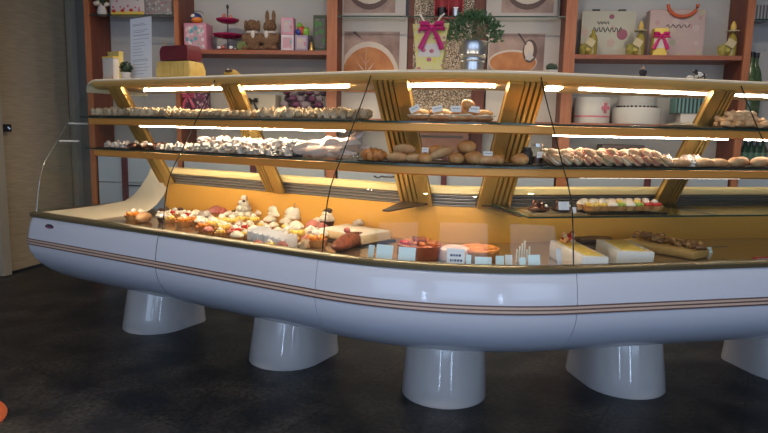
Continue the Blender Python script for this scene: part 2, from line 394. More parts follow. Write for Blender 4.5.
# brackets
def bracket(U, w=.15, arm=False, arm_o=.45, side=1):
    mb = MB(); a = ang(U); T = Vector((cos(a), sin(a), 0)); Nn = Vector((sin(a), -cos(a), 0))
    p0 = pos(U, .465, 1.70)-ORG; p1 = pos(U, .885, 1.02)-ORG; D = (p1-p0).normalized(); B = T.cross(D).normalized()
    if B.dot(Nn) < 0: B = -B
    def slab(c0, c1, hw, d0, d1, mi):
        rings = []
        for c in (c0, c1): rings.append([c+T*(-hw)+B*d0, c+T*hw+B*d0, c+T*hw+B*d1, c-T*hw+B*d1])
        mb.loft(rings, mi, smooth=False)
    slab(p0, p1, w/2, -.02, -.004, 1)
    n = 4; sd = side; wr = w*.60; wf = w*.38      # grooved part and one broad smooth flange
    for k in range(n):
        off = T*(-sd*(w/2-wr/n*(k+.5))); slab(p0+off, p1+off, wr/n*.30, -.006, .012, 0)
    off = T*(sd*(w/2-wf/2)); slab(p0+off, p1+off, wf/2, -.004, .018, 0)
    b = mb.build('shelf_bracket', [gold, gold_dark], case)
    for oo, zz in ((.40, 1.480), (.35, 1.272)):
        m2 = MB(); f = (1.70-zz)/(1.70-1.02); ob = .465+f*(.885-.465)
        pts = [(oo, zz), (oo, zz-.014), (ob, zz-.03), (ob, zz)]
        m2.prism([(0, 0)]*0 or [(-q[0], q[1]) for q in pts], -.004, .004, 0, Matrix.Translation(-ORG+Vector((cx, cy, 0))+T*0) @ Matrix.Translation(pos(U, 0)-Vector((cx, cy, 0))-Nn*0) @ Matrix(((Nn.x, T.x, 0, 0), (Nn.y, T.y, 0, 0), (0, 0, 1, 0), (0, 0, 0, 1))))
        m2.build('shelf_arm', gold_dark, b)
    if arm:
        m2 = MB(); q0, q1 = pos(U, .88, 1.022)-ORG, pos(U, arm_o, 1.022)-ORG
        m2.loft([[q0-T*w*.42, q0+T*w*.42, q0+T*w*.42+Vector((0, 0, .012)), q0-T*w*.42+Vector((0, 0, .012))], [q1-T*.02, q1+T*.02, q1+T*.02+Vector((0, 0, .008)), q1-T*.02+Vector((0, 0, .008))]], smooth=False)
        m2.build('lower_arm', dark_metal, b)
for U, arm in ((-2.04, 0), (-.99, 0), (.12, 1), (.93, 1), (2.08, 1), (3.0, 0)): bracket(U, .20 if 0 < U < 1 else .15, bool(arm), side=1 if U < .5 else -1)
# glass front
gp = [(.025, .862), (.045, 1.0), (.065, 1.10), (.09, 1.17), (.125, 1.23), (.17, 1.29), (.29, 1.475), (.40, 1.64), (.448, 1.725)]
def pane(U0, U1):
    mb = MB(); sweep(mb, [(o, z) for o, z in gp]+[(o+.007, z) for o, z in reversed(gp)], U0, U1, n=20); return mb.build('glass_pane', glassm, case)
ge = .0025
for U0, U1 in ((-2.30, -1.1-ge), (-1.1+ge, -ge), (ge*1.5, 1-ge*1.5), (1+ge, 2.17-ge), (2.17+ge, 3.2)): pane(U0, U1)
for U in (-1.1, 0, 1, 2.17):
    mb = MB(); mb.tube([pos(U, o+.003, z)-ORG for o, z in gp], .0032, 0, 6); mb.build('glass_seam', edge_m, case)
# end pane
mb = MB(); yl = [(o, z) for o, z in gp]+[(.93, 1.725), (.93, 1.09), (.83, .95), (.74, .885), (.6, .865)]
Mx = Matrix.Translation(-ORG)
def endpane(U, mi=0):
    n = len(yl); a = [pos(U, o, z)-ORG for o, z in yl]; b = [pos(U-.006, o, z)-ORG for o, z in yl]
    mb.add(a+b, [tuple(range(n)), tuple(range(2*n-1, n-1, -1))]+[(i, i+n, (i+1) % n+n, (i+1) % n) for i in range(n)], mi)
endpane(-2.295); ep = mb.build('end_glass_pane', glassm, case)
mb = MB(); mb.tube([pos(-2.299, o+.002, z)-ORG for o, z in gp[:7]], .0022, 0, 6); mb.build('polished_edge', chrome, ep)
for zz, oo in ((1.445, .285), (1.325, .21)):
    mb = MB(); mb.tube([pos(-2.295, oo, zz)-ORG, pos(-2.295, oo+.14, zz)-ORG], .007, 0, 8); mb.build('shelf_glint_bar', cakeb0, case)  # white bars stand in for light reflections of the shelf ends
# pedestals
def pedestal(U):
    mb = MB(); rings = []
    for z, o0, o1, hw in ((0, .40, .94, .238), (.012, .395, .942, .24), (.1, .415, .935, .233), (.25, .445, .925, .226), (.40, .475, .915, .220)):
        q = []
        P = pos(U, 0); a = ang(U); T = Vector((cos(a), sin(a), 0)); Nn = Vector((sin(a), -cos(a), 0))
        rb = .09
        for k in range(17): t = pi*k/16; q.append((hw*cos(t), o0+hw-hw*sin(t)))
        for k in range(9): t = pi*k/8; q.append((-hw+rb-rb*cos(t) if k < 4 else (hw-rb-rb*cos(t)), o1-rb+rb*sin(t)))
        rings.append([P+T*x-Nn*y+Vector((0, 0, z))-ORG for x, y in q])
    mb.loft(rings); mb.build('pedestal', ped_m, case)
for U in (-1.90, -.70, .50, 1.72, 2.85): pedestal(U)
# badge
bp = pos(-2.10, -.0115, .785)-ORG; Mr = Matrix.Rotation(aL, 4, 'Z') @ Matrix.Rotation(radians(86), 4, 'X')
mb = MB(); mb.lathe([(.045, 0), (.045, .003), (.040, .004)], 0, 28, bp, 1, .42, M=Mr)
mb.lathe([(.034, .0041), (.034, .0055)], 1, 28, bp, 1, .28, M=Mr); mb.lathe([(.026, .0056), (.024, .0066)], 2, 24, bp, 1, .14, M=Mr)
mb.build('badge', [black, mt('badge_blue', (.03, .04, .16), .3), mt('badge_red', (.45, .04, .06), .3)], case)
# cable under shelf two
mb = MB(); mb.tube([at_o(374+i*2.6, 176+(1.8*sin(i*1.0) if i < 4 else 1+(i-4)*.1-(i > 7)*(i-7)*1.2), .8)-ORG for i in range(11)], .005, 0, 6); mb.build('cable', black, case)

# ------------------------------------------------------------------ room shell
def struct(name, mb, m, parent=None):
    o = mb.build(name, m, parent)
    if not parent: o['kind'] = 'structure'
    return o
fm = mt('dark_vinyl_tile', (.008, .009, .013), .42, var=(.052, .048, .043), scale=3.5, thr=(.40, .74))
nt = fm.node_tree; N = nt.nodes; L = nt.links
tc = N.new('ShaderNodeTexCoord'); mp = N.new('ShaderNodeMapping'); mp.inputs['Rotation'].default_value = (0, 0, radians(32)); L.new(tc.outputs['Object'], mp.inputs[0])
br = N.new('ShaderNodeTexBrick'); br.offset = 0; br.inputs['Scale'].default_value = 1.0; br.inputs['Brick Width'].default_value = .62; br.inputs['Row Height'].default_value = .62
br.inputs['Mortar Size'].default_value = .004; br.inputs['Color1'].default_value = (1, 1, 1, 1); br.inputs['Color2'].default_value = (.8, .8, .8, 1); br.inputs['Mortar'].default_value = (.25, .25, .25, 1)
L.new(mp.outputs[0], br.inputs['Vector'])
bs = N['Principled BSDF']; src = bs.inputs['Base Color'].links[0].from_socket
n3 = N.new('ShaderNodeTexNoise'); n3.inputs['Scale'].default_value = 38; n3.inputs['Detail'].default_value = 6; n3.inputs['Roughness'].default_value = .7; L.new(tc.outputs['Object'], n3.inputs['Vector'])
mr = N.new('ShaderNodeMapRange'); mr.inputs['From Min'].default_value = .35; mr.inputs['From Max'].default_value = .65; mr.inputs['To Min'].default_value = .1; mr.inputs['To Max'].default_value = 2.2; L.new(n3.outputs[0], mr.inputs[0])
m1 = N.new('ShaderNodeMix'); m1.data_type = 'RGBA'; m1.blend_type = 'MULTIPLY'; m1.inputs['Factor'].default_value = 1; L.new(src, m1.inputs['A']); L.new(br.outputs['Color'], m1.inputs['B'])
m2 = N.new('ShaderNodeMix'); m2.data_type = 'RGBA'; m2.blend_type = 'MULTIPLY'; m2.inputs['Factor'].default_value = 1; L.new(m1.outputs['Result'], m2.inputs['A']); L.new(mr.outputs[0], m2.inputs['B'])
L.new(m2.outputs['Result'], bs.inputs['Base Color'])
ZC = 3.05
struct('floor', MB().box((.2, 2.2, -.05), (9.6, 11, .1)), fm)
struct('ceiling', MB().box((.2, 2.2, ZC+.05), (9.6, 11, .1)), ceilm)
# left side wall with the door, seen obliquely
LP0 = at_z(10, 275, 0); LP1 = at_z(46, 265, 0); LD = (LP1-LP0).normalized(); LA = math.atan2(LD.y, LD.x)
lw = empty('tmp', LP0, LA); bpy.data.objects.remove(lw)
ML = Matrix.Translation(LP0) @ Matrix.Rotation(LA, 4, 'Z')
mb = MB(); mb.M = ML; mb.box((-4.3, .08, ZC/2), (8.6, .1, ZC)); mb.box((2.0, .08, ZC/2), (2.1, .1, ZC)); struct('wall_left', mb, wallm)
mb = MB(); mb.M = ML; mb.box((.475, .05, 1.5), (.93, .045, 2.98)); dr = struct('door_1', mb, doorwood)
mb = MB(); mb.M = ML; mb.box((.475, .045, .012), (.93, .04, .022)); mb.build('door_gap_dark', black, dr)  # black strip stands in for the dark gap under the door
mb = MB(); mb.M = ML; mb.box((-.05, .02, 1.5), (.09, .1, 2.98)); mb.box((.99, .02, 1.5), (.08, .1, 2.98)); struct('trim_1', mb, doorframe)
lp = at_z(4, 128, 0) if False else None
q = ML.inverted() @ LP0
r = ray(4, 128); n = Vector((-LD.y, LD.x, 0)); t = (LP0-Vector((0, 0, CH))).dot(n)/r.dot(n); hp = Vector((0, 0, CH))+r*t; hl = ML.inverted() @ hp
mb = MB(); mb.M = ML; mb.box((hl.x, -.035, hl.z), (.09, .012, .07), 0); mb.box((hl.x, -.045, hl.z), (.03, .02, .015), 1, ry=.6)
o = mb.build('lock_plate', [black, chrome]); tag(o, 'small black square lock plate on the wood at far left', 'lock plate')
struct('wall_back', (lambda m: (setattr(m, 'M', Matrix.Translation((0, YW, 0)) @ Matrix.Rotation(WA, 4, 'Z')), m.box((1.3, .46, ZC/2), (8.1, .08, ZC)), m)[2])(MB()), wallm)
struct('wall_corridor', MB().box((-2.6, 7.75, ZC/2), (3.6, .1, ZC)), wallm)
struct('wall_right', MB().box((4.95, 2.2, ZC/2), (.1, 11, ZC)), wallm)
# street front behind the viewer: three wide windows, two low slits added
mb = MB()
YF = -2.6
WX = [(-4.4, -1.9), (-1.62, -1.32), (-1.05, 1.15), (1.45, 1.75), (2.0, 4.5)]  # the narrow pair is added to put highlight streaks on the pedestals
xs = [-5.0]+[a for w in WX for a in w]+[5.0]
for i in range(0, len(xs), 2): mb.box(((xs[i]+xs[i+1])/2, YF, ZC/2), (xs[i+1]-xs[i], .12, ZC))
for a, b in WX:
    zb, zt_ = (.40, 2.65) if b-a > 1 else (.06, .95)
    mb.box(((a+b)/2, YF, zb/2), (b-a, .12, zb)); mb.box(((a+b)/2, YF, (zt_+ZC)/2), (b-a, .12, ZC-zt_))
struct('wall_front', mb, wallm)
for i, (a, b) in enumerate(WX):
    mb = MB()
    zb, zt_ = (.40, 2.65) if b-a > 1 else (.06, .95); zm = (zb+zt_)/2; hh = zt_-zb
    for x in (a+.03, b-.03): mb.box((x, YF, zm), (.06, .08, hh))
    for z in (zb+.03, zt_-.03): mb.box(((a+b)/2, YF, z), (b-a, .08, .06))
    w = struct('window_%d' % (i+1), mb, doorframe)  # includes the two added low slits
    MB().box(((a+b)/2, YF, zm), (b-a-.12, .008, hh-.12)).build('pane', glassm, w)
    ld = bpy.data.lights.new('daylight', 'AREA'); ld.shape = 'RECTANGLE'; ld.size = b-a-.15; ld.size_y = hh-.14; ld.energy = 31 if b-a > 1 else 7; ld.color = (.54, .71, 1.0)  # lamps in the slits are added for the pedestal streaks
    lo = bpy.data.objects.new('daylight', ld); C.objects.link(lo); lo.location = ((a+b)/2, YF+.1, zm); lo.rotation_euler = (radians(90), 0, 0)
# ------------------------------------------------------------------ wall shelving
MW = Matrix.Translation((0, YW, 0)) @ Matrix.Rotation(WA, 4, 'Z')
def ux(u, v=40): return wl(u, v).x
def uz(u, v, dep=0): return wl(u, v, dep).z
def wloc(x, dep, z): return MW @ Vector((x, dep, z))
DP = .36
def unit(x0, x1, label, wood_shelves, glass_shelves, inner=None, w0=.045, w1=.045, drawers=True, posts=()):
    root = empty('shelving_bay', wloc((x0+x1)/2, 0, 0), WA); xc = (x0+x1)/2; tag(root, label, 'shelving', 'shelving bays along the back wall')
    mb = MB(); mb.box(((x0+x1)/2-xc, DP+.01, ZC/2), (x1-x0, .02, ZC-.01)); mb.build('back_panel', wallpanel, root)
    for x, w in ((x0+w0/2, w0), (x1-w1/2, w1)):
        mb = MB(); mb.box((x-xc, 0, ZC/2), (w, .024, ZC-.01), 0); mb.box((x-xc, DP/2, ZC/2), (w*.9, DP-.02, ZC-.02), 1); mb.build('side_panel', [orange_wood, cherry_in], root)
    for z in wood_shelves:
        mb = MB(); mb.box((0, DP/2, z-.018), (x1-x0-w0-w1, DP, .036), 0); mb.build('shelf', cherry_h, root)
    for z in glass_shelves:
        mb = MB(); mb.box((0, DP/2-.02, z-.004), (x1-x0-w0-w1, DP-.04, .008), 0); s = mb.build('glass_shelf', shelfglass, root)
        mb = MB(); mb.box((0, -.001, z-.004), (x1-x0-w0-w1, .004, .010), 0); mb.build('shelf_edge', green_edge, s)
    if drawers:
        n = 1 if (x1-x0) < 1.2 else 2
        xa, xb = x0+w0, x1-w1
        for j in range(n):
            a = xa+(xb-xa)*j/n; b = xa+(xb-xa)*(j+1)/n
            zt = 1.18
            for k in range(4):
                mb = MB(); mb.box(((a+b)/2-xc, .03, zt-.14-k*.27), (b-a-.03, .03, .262)); d = mb.build('drawer', drawer_m, root)
                mb = MB(); mb.box(((a+b)/2-xc, .008, zt-.03-k*.27), (.18 if j or k % 2 else .001, .012, .012)); mb.build('handle', black, d)
        if n == 2 or x0 < -2: mb = MB(); mb.box(((xa+xb)/2-xc+(0 if n == 2 else -.12), .005, .66), (.05, .03, 1.1)); mb.build('rail', maroon_m, root)
    return root
xA, xB, xC, xD, xE = ux(84, 0)-.0, ux(174.5, 25), ux(327, 30), ux(570, 40), ux(746, 30)
zLw = uz(260, 50); zG = uz(120, 14.5); zGm = uz(450, 16); zRw = uz(650, 55)
zlow = 1.545
unit(xA, xB+.02, 'cherry-framed wall shelving bay at the far left, glass shelf with flowery boxes', [zlow], [zG], w1=.018)
unit(xB+.021, xC+.045, 'cherry wall shelving bay with plush bunnies and pink tiered stand on its shelf', [zlow, zLw], [], w0=.018)
um = unit(xC+.046, xD, 'middle wall shelving bay with coffee pictures and glitter panel', [zlow], [zGm], drawers=True)
unit(xD+.001, xE+.03, 'cherry wall shelving bay with gift bags on its shelf, right of the coffee pictures', [zlow, zRw], [], w1=.032)
zF = uz(758, 19)
unit(xE+.031, xE+1.3, 'wall shelving bay cut off by the right edge of the photo, green bottles inside', [zlow], [zF], w0=.02)
xm = (xC+.046+xD)/2
# bronze glitter panel between the pictures (part of the middle bay)
glm = spots('bronze_glitter', (.16, .10, .06), [(.75, .62, .42), (.25, .16, .09), (.5, .36, .2), (.12, .08, .05), (.9, .8, .62)], 110, .6, .35)
xg0, xg1 = wl(413, 50, .3).x, wl(473, 50, .3).x
mb = MB(); mb.box(((xg0+xg1)/2-xm, .32, 1.9), (xg1-xg0, .03, 1.9)); mb.build('glitter_panel', glm, um)
for a, b in ((408, 413), (473, 486)):
    p, q = wl(a, 50, .3).x, wl(b, 50, .3).x
    MB().box(((p+q)/2-xm, .31, 1.9), (q-p, .04, 1.9)).build('divider_post', cherry_in, um)
# ------------------------------------------------------------------ pictures
white_mat = mt('white_mat', (.62, .58, .54), .6)
def wthing(name, u, v, dep, label, cat, group=None, z=None):
    p = wl(u, v, dep); z = p.z if z is None else z
    return tag(empty(name, wloc(p.x, dep, z), WA), label, cat, group)
def ellip(x, z, rx, rz, n=28, a0=0, a1=2*pi): return [(x+rx*cos(a0+(a1-a0)*k/n), z+rz*sin(a0+(a1-a0)*k/n)) for k in range(n if a1-a0 > 6.2 else n+1)]
coffee = mt('print_coffee', (.44, .14, .04), .5, var=(.62, .27, .09), scale=6); foamc = mt('print_foam', (.74, .52, .36), .5)
pbg = mt('print_background', (.56, .40, .33), .6, var=(.26, .17, .15), scale=4); pdk = mt('print_dark', (.12, .07, .06), .5); prim = mt('print_cup', (.72, .62, .52), .5)
def picture(u0, u1, v0, v1, iu0, iu1, iv0, iv1, kind, label, z0=None):
    dep = .27; a = wl(u0, v1, dep); b = wl(u1, v0, dep); c = wl(iu0, iv1, dep); d = wl(iu1, iv0, dep)
    zb = a.z if z0 is None else z0
    root = tag(empty('framed_picture', wloc((a.x+b.x)/2, dep, zb), WA), label, 'picture', None); X = (a.x+b.x)/2
    w = b.x-a.x; h = b.z-zb
    MB().rbox((0, 0, 0), (w, .03, h), 0, .004).build('frame', white_mat, root)
    x0, x1, z0_, z1 = c.x-X, d.x-X, c.z-zb, d.z-zb; W, H = x1-x0, z1-z0_
    mb = MB(); mb.box(((x0+x1)/2, -.016, (z0_+z1)/2), (W, .004, H), 0)
    def cl(pts): return [(min(max(p[0], x0), x1), min(max(p[1], z0_), z1)) for p in pts]
    y = -.019
    def sh(pts, mi):
        nonlocal y; mb.prism(cl(pts), y-.0012, y, mi); y -= .0014
    X0 = lambda f: x0+W*f
    Z0 = lambda f: z0_+H*f
    if kind == 'leaf':
        sh(ellip(X0(.45), Z0(.22), W*.56, H*.62), 4); sh(ellip(X0(.45), Z0(.20), W*.50, H*.55), 1)
        for k in range(4):
            for sg in (-1, 1): sh([(X0(.4), Z0(.10+.12*k)), (X0(.4+sg*(.26-.05*k)), Z0(.28+.11*k)), (X0(.4+sg*(.16-.04*k)), Z0(.14+.12*k))], 2)
        sh([(X0(.39), Z0(.08)), (X0(.41), Z0(.08)), (X0(.405), Z0(.95))], 2)
        sh([(X0(.15), Z0(.98)), (X0(.35), Z0(.86)), (X0(.2), Z0(1))], 3)
    elif kind == 'spoon':
        sh(ellip(X0(.44), Z0(.22), W*.44, H*.34), 4); sh(ellip(X0(.44), Z0(.20), W*.42, H*.30), 1)
        sh(ellip(X0(.74), Z0(.52), W*.13, H*.32), 3); sh(ellip(X0(.72), Z0(.55), W*.085, H*.24), 4); sh([(X0(.66), Z0(.3)), (X0(.72), Z0(.55)), (X0(.82), Z0(.35)), (X0(.75), Z0(.26))], 5)
        sh([(X0(.5), Z0(1)), (X0(.54), Z0(1)), (X0(.68), Z0(.72)), (X0(.66), Z0(.68))], 3)
    else:
        sh(ellip(X0(.5), Z0(.5), W*.5, H*.46), 3); sh(ellip(X0(.5), Z0(.54), W*.47, H*.42), 4); sh(ellip(X0(.5), Z0(.62), W*.40, H*.32), 2 if kind == 'cup' else 3); sh(ellip(X0(.5), Z0(.64), W*.36, H*.28), 1 if kind != 'cup' else 4)
    mb.build('print', [pbg, coffee, foamc, pdk, prim, white_mat], root)
picture(334.5, 408, 18, 92, 344, 400, 32, 92, 'leaf', 'framed coffee picture with leaf pattern foam, left of the glitter panel', zlow)
picture(486, 562, 20, 92, 488, 545, 34, 70, 'spoon', 'framed coffee picture with a spoon over the cup, beside potted plant', zlow)
picture(334.5, 408, -72, 13, 344, 397, -60, 13, 'cup', 'framed pale cup picture standing on the glass shelf, upper left', zGm)
picture(486, 562, -70, 13, 501, 557, -58, 13, 'dark', 'framed dark cup picture standing on the glass shelf, upper right', zGm)
# ------------------------------------------------------------------ goods on the wall shelves
a, b = wl(435, 0, .12), wl(463, 0, .12)
r0 = tag(empty('mug_gift_box', wloc((a.x+b.x)/2, .17, zGm), WA), 'red and black gift box with two small mugs on the middle glass shelf', 'gift box'); w_ = b.x-a.x
mb = MB(); mb.box((0, .05, .12), (w_, .01, .24)); mb.box((0, 0, .006), (w_, .11, .012)); [mb.box((s_*w_/2, 0, .12), (.008, .11, .24)) for s_ in (-1, 0, 1)]; mb.box((0, 0, .24), (w_, .11, .01)); mb.build('open_box', mt('box_red', (.45, .02, .03), .45), r0)
for s_ in (-1, 1):
    mb = MB(); mb.lathe([(.03, .013), (.036, .03), (.038, .10), (.034, .10), (.03, .03)], 0, 18, (s_*w_*.25, 0, 0)); mb.tube([(s_*w_*.25+.036, -.01, .085), (s_*w_*.25+.055, -.015, .07), (s_*w_*.25+.052, -.015, .04), (s_*w_*.25+.034, -.01, .03)], .004, 0, 6); mb.build('mug', zinc if s_ > 0 else black, r0)
def wbox(name, u0, u1, vtop, z, dep, depth, m, label, cat, group=None, r=.004, rz=0, parts=None):
    a, b = wl(u0, vtop, dep), wl(u1, vtop, dep); w = b.x-a.x; h = a.z-z
    root = tag(empty(name, wloc((a.x+b.x)/2, dep+depth/2, z), WA+rz), label, cat, group)
    MB().rbox((0, 0, 0), (w, depth, h), 0, r).build('box_body', m, root)
    return root, w, h
floral1 = spots('floral_print', (.60, .52, .52), [(.55, .12, .18), (.7, .5, .5), (.6, .55, .5), (.25, .3, .3)], 28, .35)
floral2 = spots('floral_dark', (.30, .27, .26), [(.5, .45, .42), (.2, .15, .15), (.4, .2, .22)], 35, .4)
yellow_s = mt('yellow_band', (.78, .55, .08), .5)
r_, w, h = wbox('flower_box', 110, 143.5, -8, zG, .08, .12, floral1, 'pale flowery gift box with yellow base on the top left glass shelf', 'box')
MB().box((0, -.061, .02), (w*.98, .004, .04)).build('yellow_base_band', yellow_s, r_)
for k in range(3): MB().ell((-w*.4+k*w*.26, -.065, .045+.004*k), (.02, .006, .014), 0, 10).build('poppy', redf, r_)
wbox('patterned_box', 145, 171, -8, zG, .08, .12, floral2, 'dark floral box at right end of the top left glass shelf', 'box')
r0 = wthing('flower_bouquet', 102, 13, .08, 'white flowers in a small white vase on the glass shelf, far left', 'flowers', z=zG)
MB().lathe([(.03, 0), (.045, .03), (.035, .07), (.03, .09)], 0).build('vase', white_mat, r0)
mb = MB()
for k in range(14):
    a = k*2.4; mb.ell((.06*cos(a)*(k % 3)/2-.02, .05*sin(a), .11+.02*(k % 4)), (.028, .028, .02), k % 2, 8, .3, 60, k)
mb.build('blossoms', [creamf, leaf_d], r0)
# second bay, wooden shelf
teal = spots('teal_flower_print', (.55, .32, .40), [(.1, .35, .40), (.65, .5, .55), (.2, .45, .35), (.7, .6, .6)], 24, .45)
r_, w, h = wbox('gift_box', 183.5, 206, 23, zLw, .06, .16, mt('pink_card', (.55, .22, .32), .5), 'pink framed gift box with teal flower window, left on the shelf', 'box')
MB().box((0, -.081, h*.5), (w*.82, .004, h*.86)).build('window_print', teal, r_)
r0 = wthing('toy_ball', 196, 22, .12, 'blue and orange toy ball sitting on the pink gift box', 'toy', z=zLw+h+.001)
mb = MB(); mb.ell((0, 0, .05), (.055, .055, .05), 0, 16); mb.ell((.01, -.006, .035), (.055, .053, .034), 1, 16); mb.ell((-.01, -.04, .062), (.026, .016, .02), 2, 10); mb.build('ball', [mt('toy_blue', (.02, .05, .2), .35), mt('toy_orange', (.7, .22, .03), .35), creamf], r0)
mb = MB(); mb.tube([(.02+.05*cos(t), 0, .085+.03*sin(t)) for t in [pi*k/8 for k in range(9)]], .0025); mb.build('handle', black, r0)
r0 = wthing('tiered_stand', 228, 49, .16, 'magenta tiered cake stand on thin rod, left of the bunnies', 'cake stand', z=zLw)
sc = .0091
mb = MB(); mb.lathe([(.13, .0), (.135, .012), (.12, .016)], 0, 24); mb.build('base_plate', maroonp, r0)
for zz, rr in ((.125, .135), (.26, .105)):
    mb = MB(); mb.lathe([(.02, zz-.01), (rr*.6, zz-.004), (rr*.95, zz+.015), (rr, zz+.03), (rr*.97, zz+.03), (rr*.55, zz+.008), (.02, zz+.004)], 0, 28, wav=.03, wn=10); mb.build('tier_plate', mt('magenta_glass', (.34, .015, .09), .25), r0)
mb = MB(); mb.tube([(0, 0, .01), (0, 0, .42)], .006); mb.ell((0, 0, .40), (.013, .013, .02)); mb.build('rod', dark_metal, r0)
mb = MB()
for k in range(7): mb.ell((.08*cos(k*.9), .08*sin(k*.9), .03), (.02, .02, .018), k % 2, 8)
for k in range(3): mb.ell((.045*cos(k*2.3)-.01, .03*sin(k*2.3)-.02, .305+.005*k), (.018, .018, .02), 1, 8)
mb.build('sweets', [white_paper, pinkc], r0)
fur = mt('brown_fur', (.16, .085, .045), .95, var=(.24, .14, .08), scale=60, bump=.8, bscale=120)
def bunny(u, label, ear=1, flip=1):
    r0 = wthing('plush_bunny', u, 48, .16, label, 'soft toy', z=zLw)
    mb = MB(); mb.ell((0, 0, .095), (.074, .07, .095), 0, 18, .12, 40); mb.ell((0, -.02, .225), (.062, .058, .060), 0, 16, .1, 40); mb.ell((0, -.07, .21), (.028, .025, .022), 0, 10)
    for s in (-1, 1):
        mb.ell((s*.055, -.06, .025), (.035, .055, .025), 0, 10); mb.ell((s*.075, -.03, .12), (.022, .03, .05), 0, 10)
        if ear > 0: mb.ell((s*.03, 0, .31), (.02, .014, .065), 0, 12)
        else: mb.ell((s*.06, -.02, .23), (.016, .02, .055), 0, 12)
    o = mb.build('body', fur, r0); md = o.modifiers.new('r', 'REMESH'); md.mode = 'VOXEL'; md.voxel_size = .007; md.use_smooth_shade = True
    mb = MB(); mb.lathe([(.045, .158), (.062, .165), (.064, .178), (.05, .188)], 0, 20); mb.ell((.02*flip, -.065, .15), (.02, .01, .035), 0, 8); mb.build('white_scarf', white_mat, r0)
    mb = MB()
    for s in (-1, 1): mb.ell((s*.024, -.074, .238), (.006, .005, .006), 0, 8)
    mb.ell((0, -.096, .216), (.007, .005, .005), 0, 8); mb.build('eyes', black, r0)
bunny(253, 'brown plush bunny with folded ears and white scarf, beside the pink stand', -1)
bunny(270.5, 'brown plush bunny with upright ears and white scarf, beside the small boxes', 1, -1)
r0 = wthing('green_parcel', 241.5, 49, .08, 'small green leafy parcel in front of the tiered stand', 'parcel', z=zLw)
MB().ell((0, 0, .04), (.05, .03, .045), 0, 14, .4, 50, 2, .04).build('parcel_body', mt('olive_paper', (.12, .16, .06), .6, var=(.2, .22, .1), scale=30), r0)
doll = spots('doll_print', (.50, .42, .46), [(.5, .2, .3), (.3, .45, .5), (.6, .5, .3), (.7, .6, .65)], 30, .4)
r1, w, h = wbox('small_toy_box', 281, 293.5, 34.5, zLw, .06, .08, mt('lilac_card', (.62, .52, .60), .5), 'white and lilac toy box, bottom of the stack of two', 'box'); MB().box((0, -.041, h*.5), (w*.7, .003, h*.65)).build('box_print', teal, r1)
r1, w2, h2 = wbox('small_toy_box', 281, 293.5, 17.5, zLw+h+.001, .06, .08, mt('pink_card2', (.60, .28, .38), .5), 'pink toy box stacked on top of the white lilac one', 'box'); MB().box((0, -.041, h2*.5), (w2*.7, .003, h2*.7)).build('box_print', doll, r1)
r1, w, h = wbox('small_toy_box', 295, 307.5, 35, zLw, .06, .08, mt('violet_card', (.32, .26, .40), .5), 'violet toy box under the colourful toy parrot', 'box'); MB().box((0, -.041, h*.5), (w*.7, .003, h*.7)).build('box_print', doll, r1)
r0 = wthing('toy_parrot', 301, 34, .10, 'red, blue and green toy on top of the violet box', 'toy', z=zLw+h+.001)
mb = MB(); mb.ell((0, 0, .045), (.04, .03, .045), 0, 12); mb.ell((-.02, -.01, .03), (.03, .03, .028), 1, 12); mb.ell((.045, 0, .035), (.035, .025, .04), 2, 12); mb.ell((-.01, -.01, .085), (.028, .025, .025), 2, 12); mb.ell((.06, 0, .01), (.02, .02, .012), 2, 8); mb.build('toy_body', [mt('toy_red', (.5, .05, .03), .35), mt('toy_navy', (.03, .06, .3), .35), mt('toy_green', (.18, .4, .04), .35)], r0)
r0 = wthing('gold_figurine', 311.5, 49, .05, 'tiny gold figurine between violet box and dark green box', 'figurine', z=zLw)
mb = MB(); mb.lathe([(.02, 0), (.022, .01), (.012, .03), (.016, .05), (.008, .06)], 0, 12); mb.ell((0, 0, .068), (.011, .011, .012), 0, 10); mb.build('figure', gold, r0)
r1, w, h = wbox('green_box', 313, 326, 15, zLw, .08, .12, mt('bottle_green_card', (.035, .06, .035), .45), 'tall dark green gift box leaning by the cherry upright', 'box', rz=.05); MB().box((0, -.061, h*.5), (w*.75, .003, h*.8)).build('box_print', spots('green_print', (.10, .10, .09), [(.06, .2, .05), (.2, .18, .16), (.12, .1, .14)], 22, .5), r1)
# right wooden shelf
canv1 = spots('canvas_print', (.50, .49, .40), [(.50, .48, .38), (.52, .40, .34), (.40, .42, .34), (.5, .5, .42), (.38, .16, .2), (.52, .52, .44)], 9, .33)
a, b = wl(584.5, 9, .12), wl(640, 9, .12)
r0 = tag(empty('floral_canvas', wloc((a.x+b.x)/2, .22, zRw), WA), 'pale canvas print with grey script and pink rose, left on right shelf', 'canvas')
W_, H_ = b.x-a.x, a.z-zRw
MB().rbox((0, 0, 0), (W_, .03, H_), 0, .004).build('canvas', canv1, r0)
mb = MB(); sx = -W_*.28
pts = [(sx+i*W_*.022, -.017, H_*.60+H_*.06*sin(i*1.7)) for i in range(25)]; mb.tube(pts, .004, 0, 5)
for j in range(2): mb.tube([(sx+.03+i*W_*.02, -.017, H_*(.76-.02*j)+H_*.03*sin(i*2.1+j)) for i in range(12)], .0025, 0, 5)
mb.build('script_line', mt('grey_ink', (.10, .10, .09), .6), r0)
mb = MB(); mb.ell((W_*.26, -.017, H_*.50), (.045, .004, .045), 0, 16); mb.ell((W_*.05, -.017, H_*.88), (.022, .003, .02), 0, 10); mb.build('rose', mt('rose_print', (.32, .10, .15), .6), r0)
mb = MB(); [mb.box((s*W_*.24, 0, H_+.008), (.06, .03, .014)) for s in (-1, 1)]; mb.build('hanging_clip', black, r0)
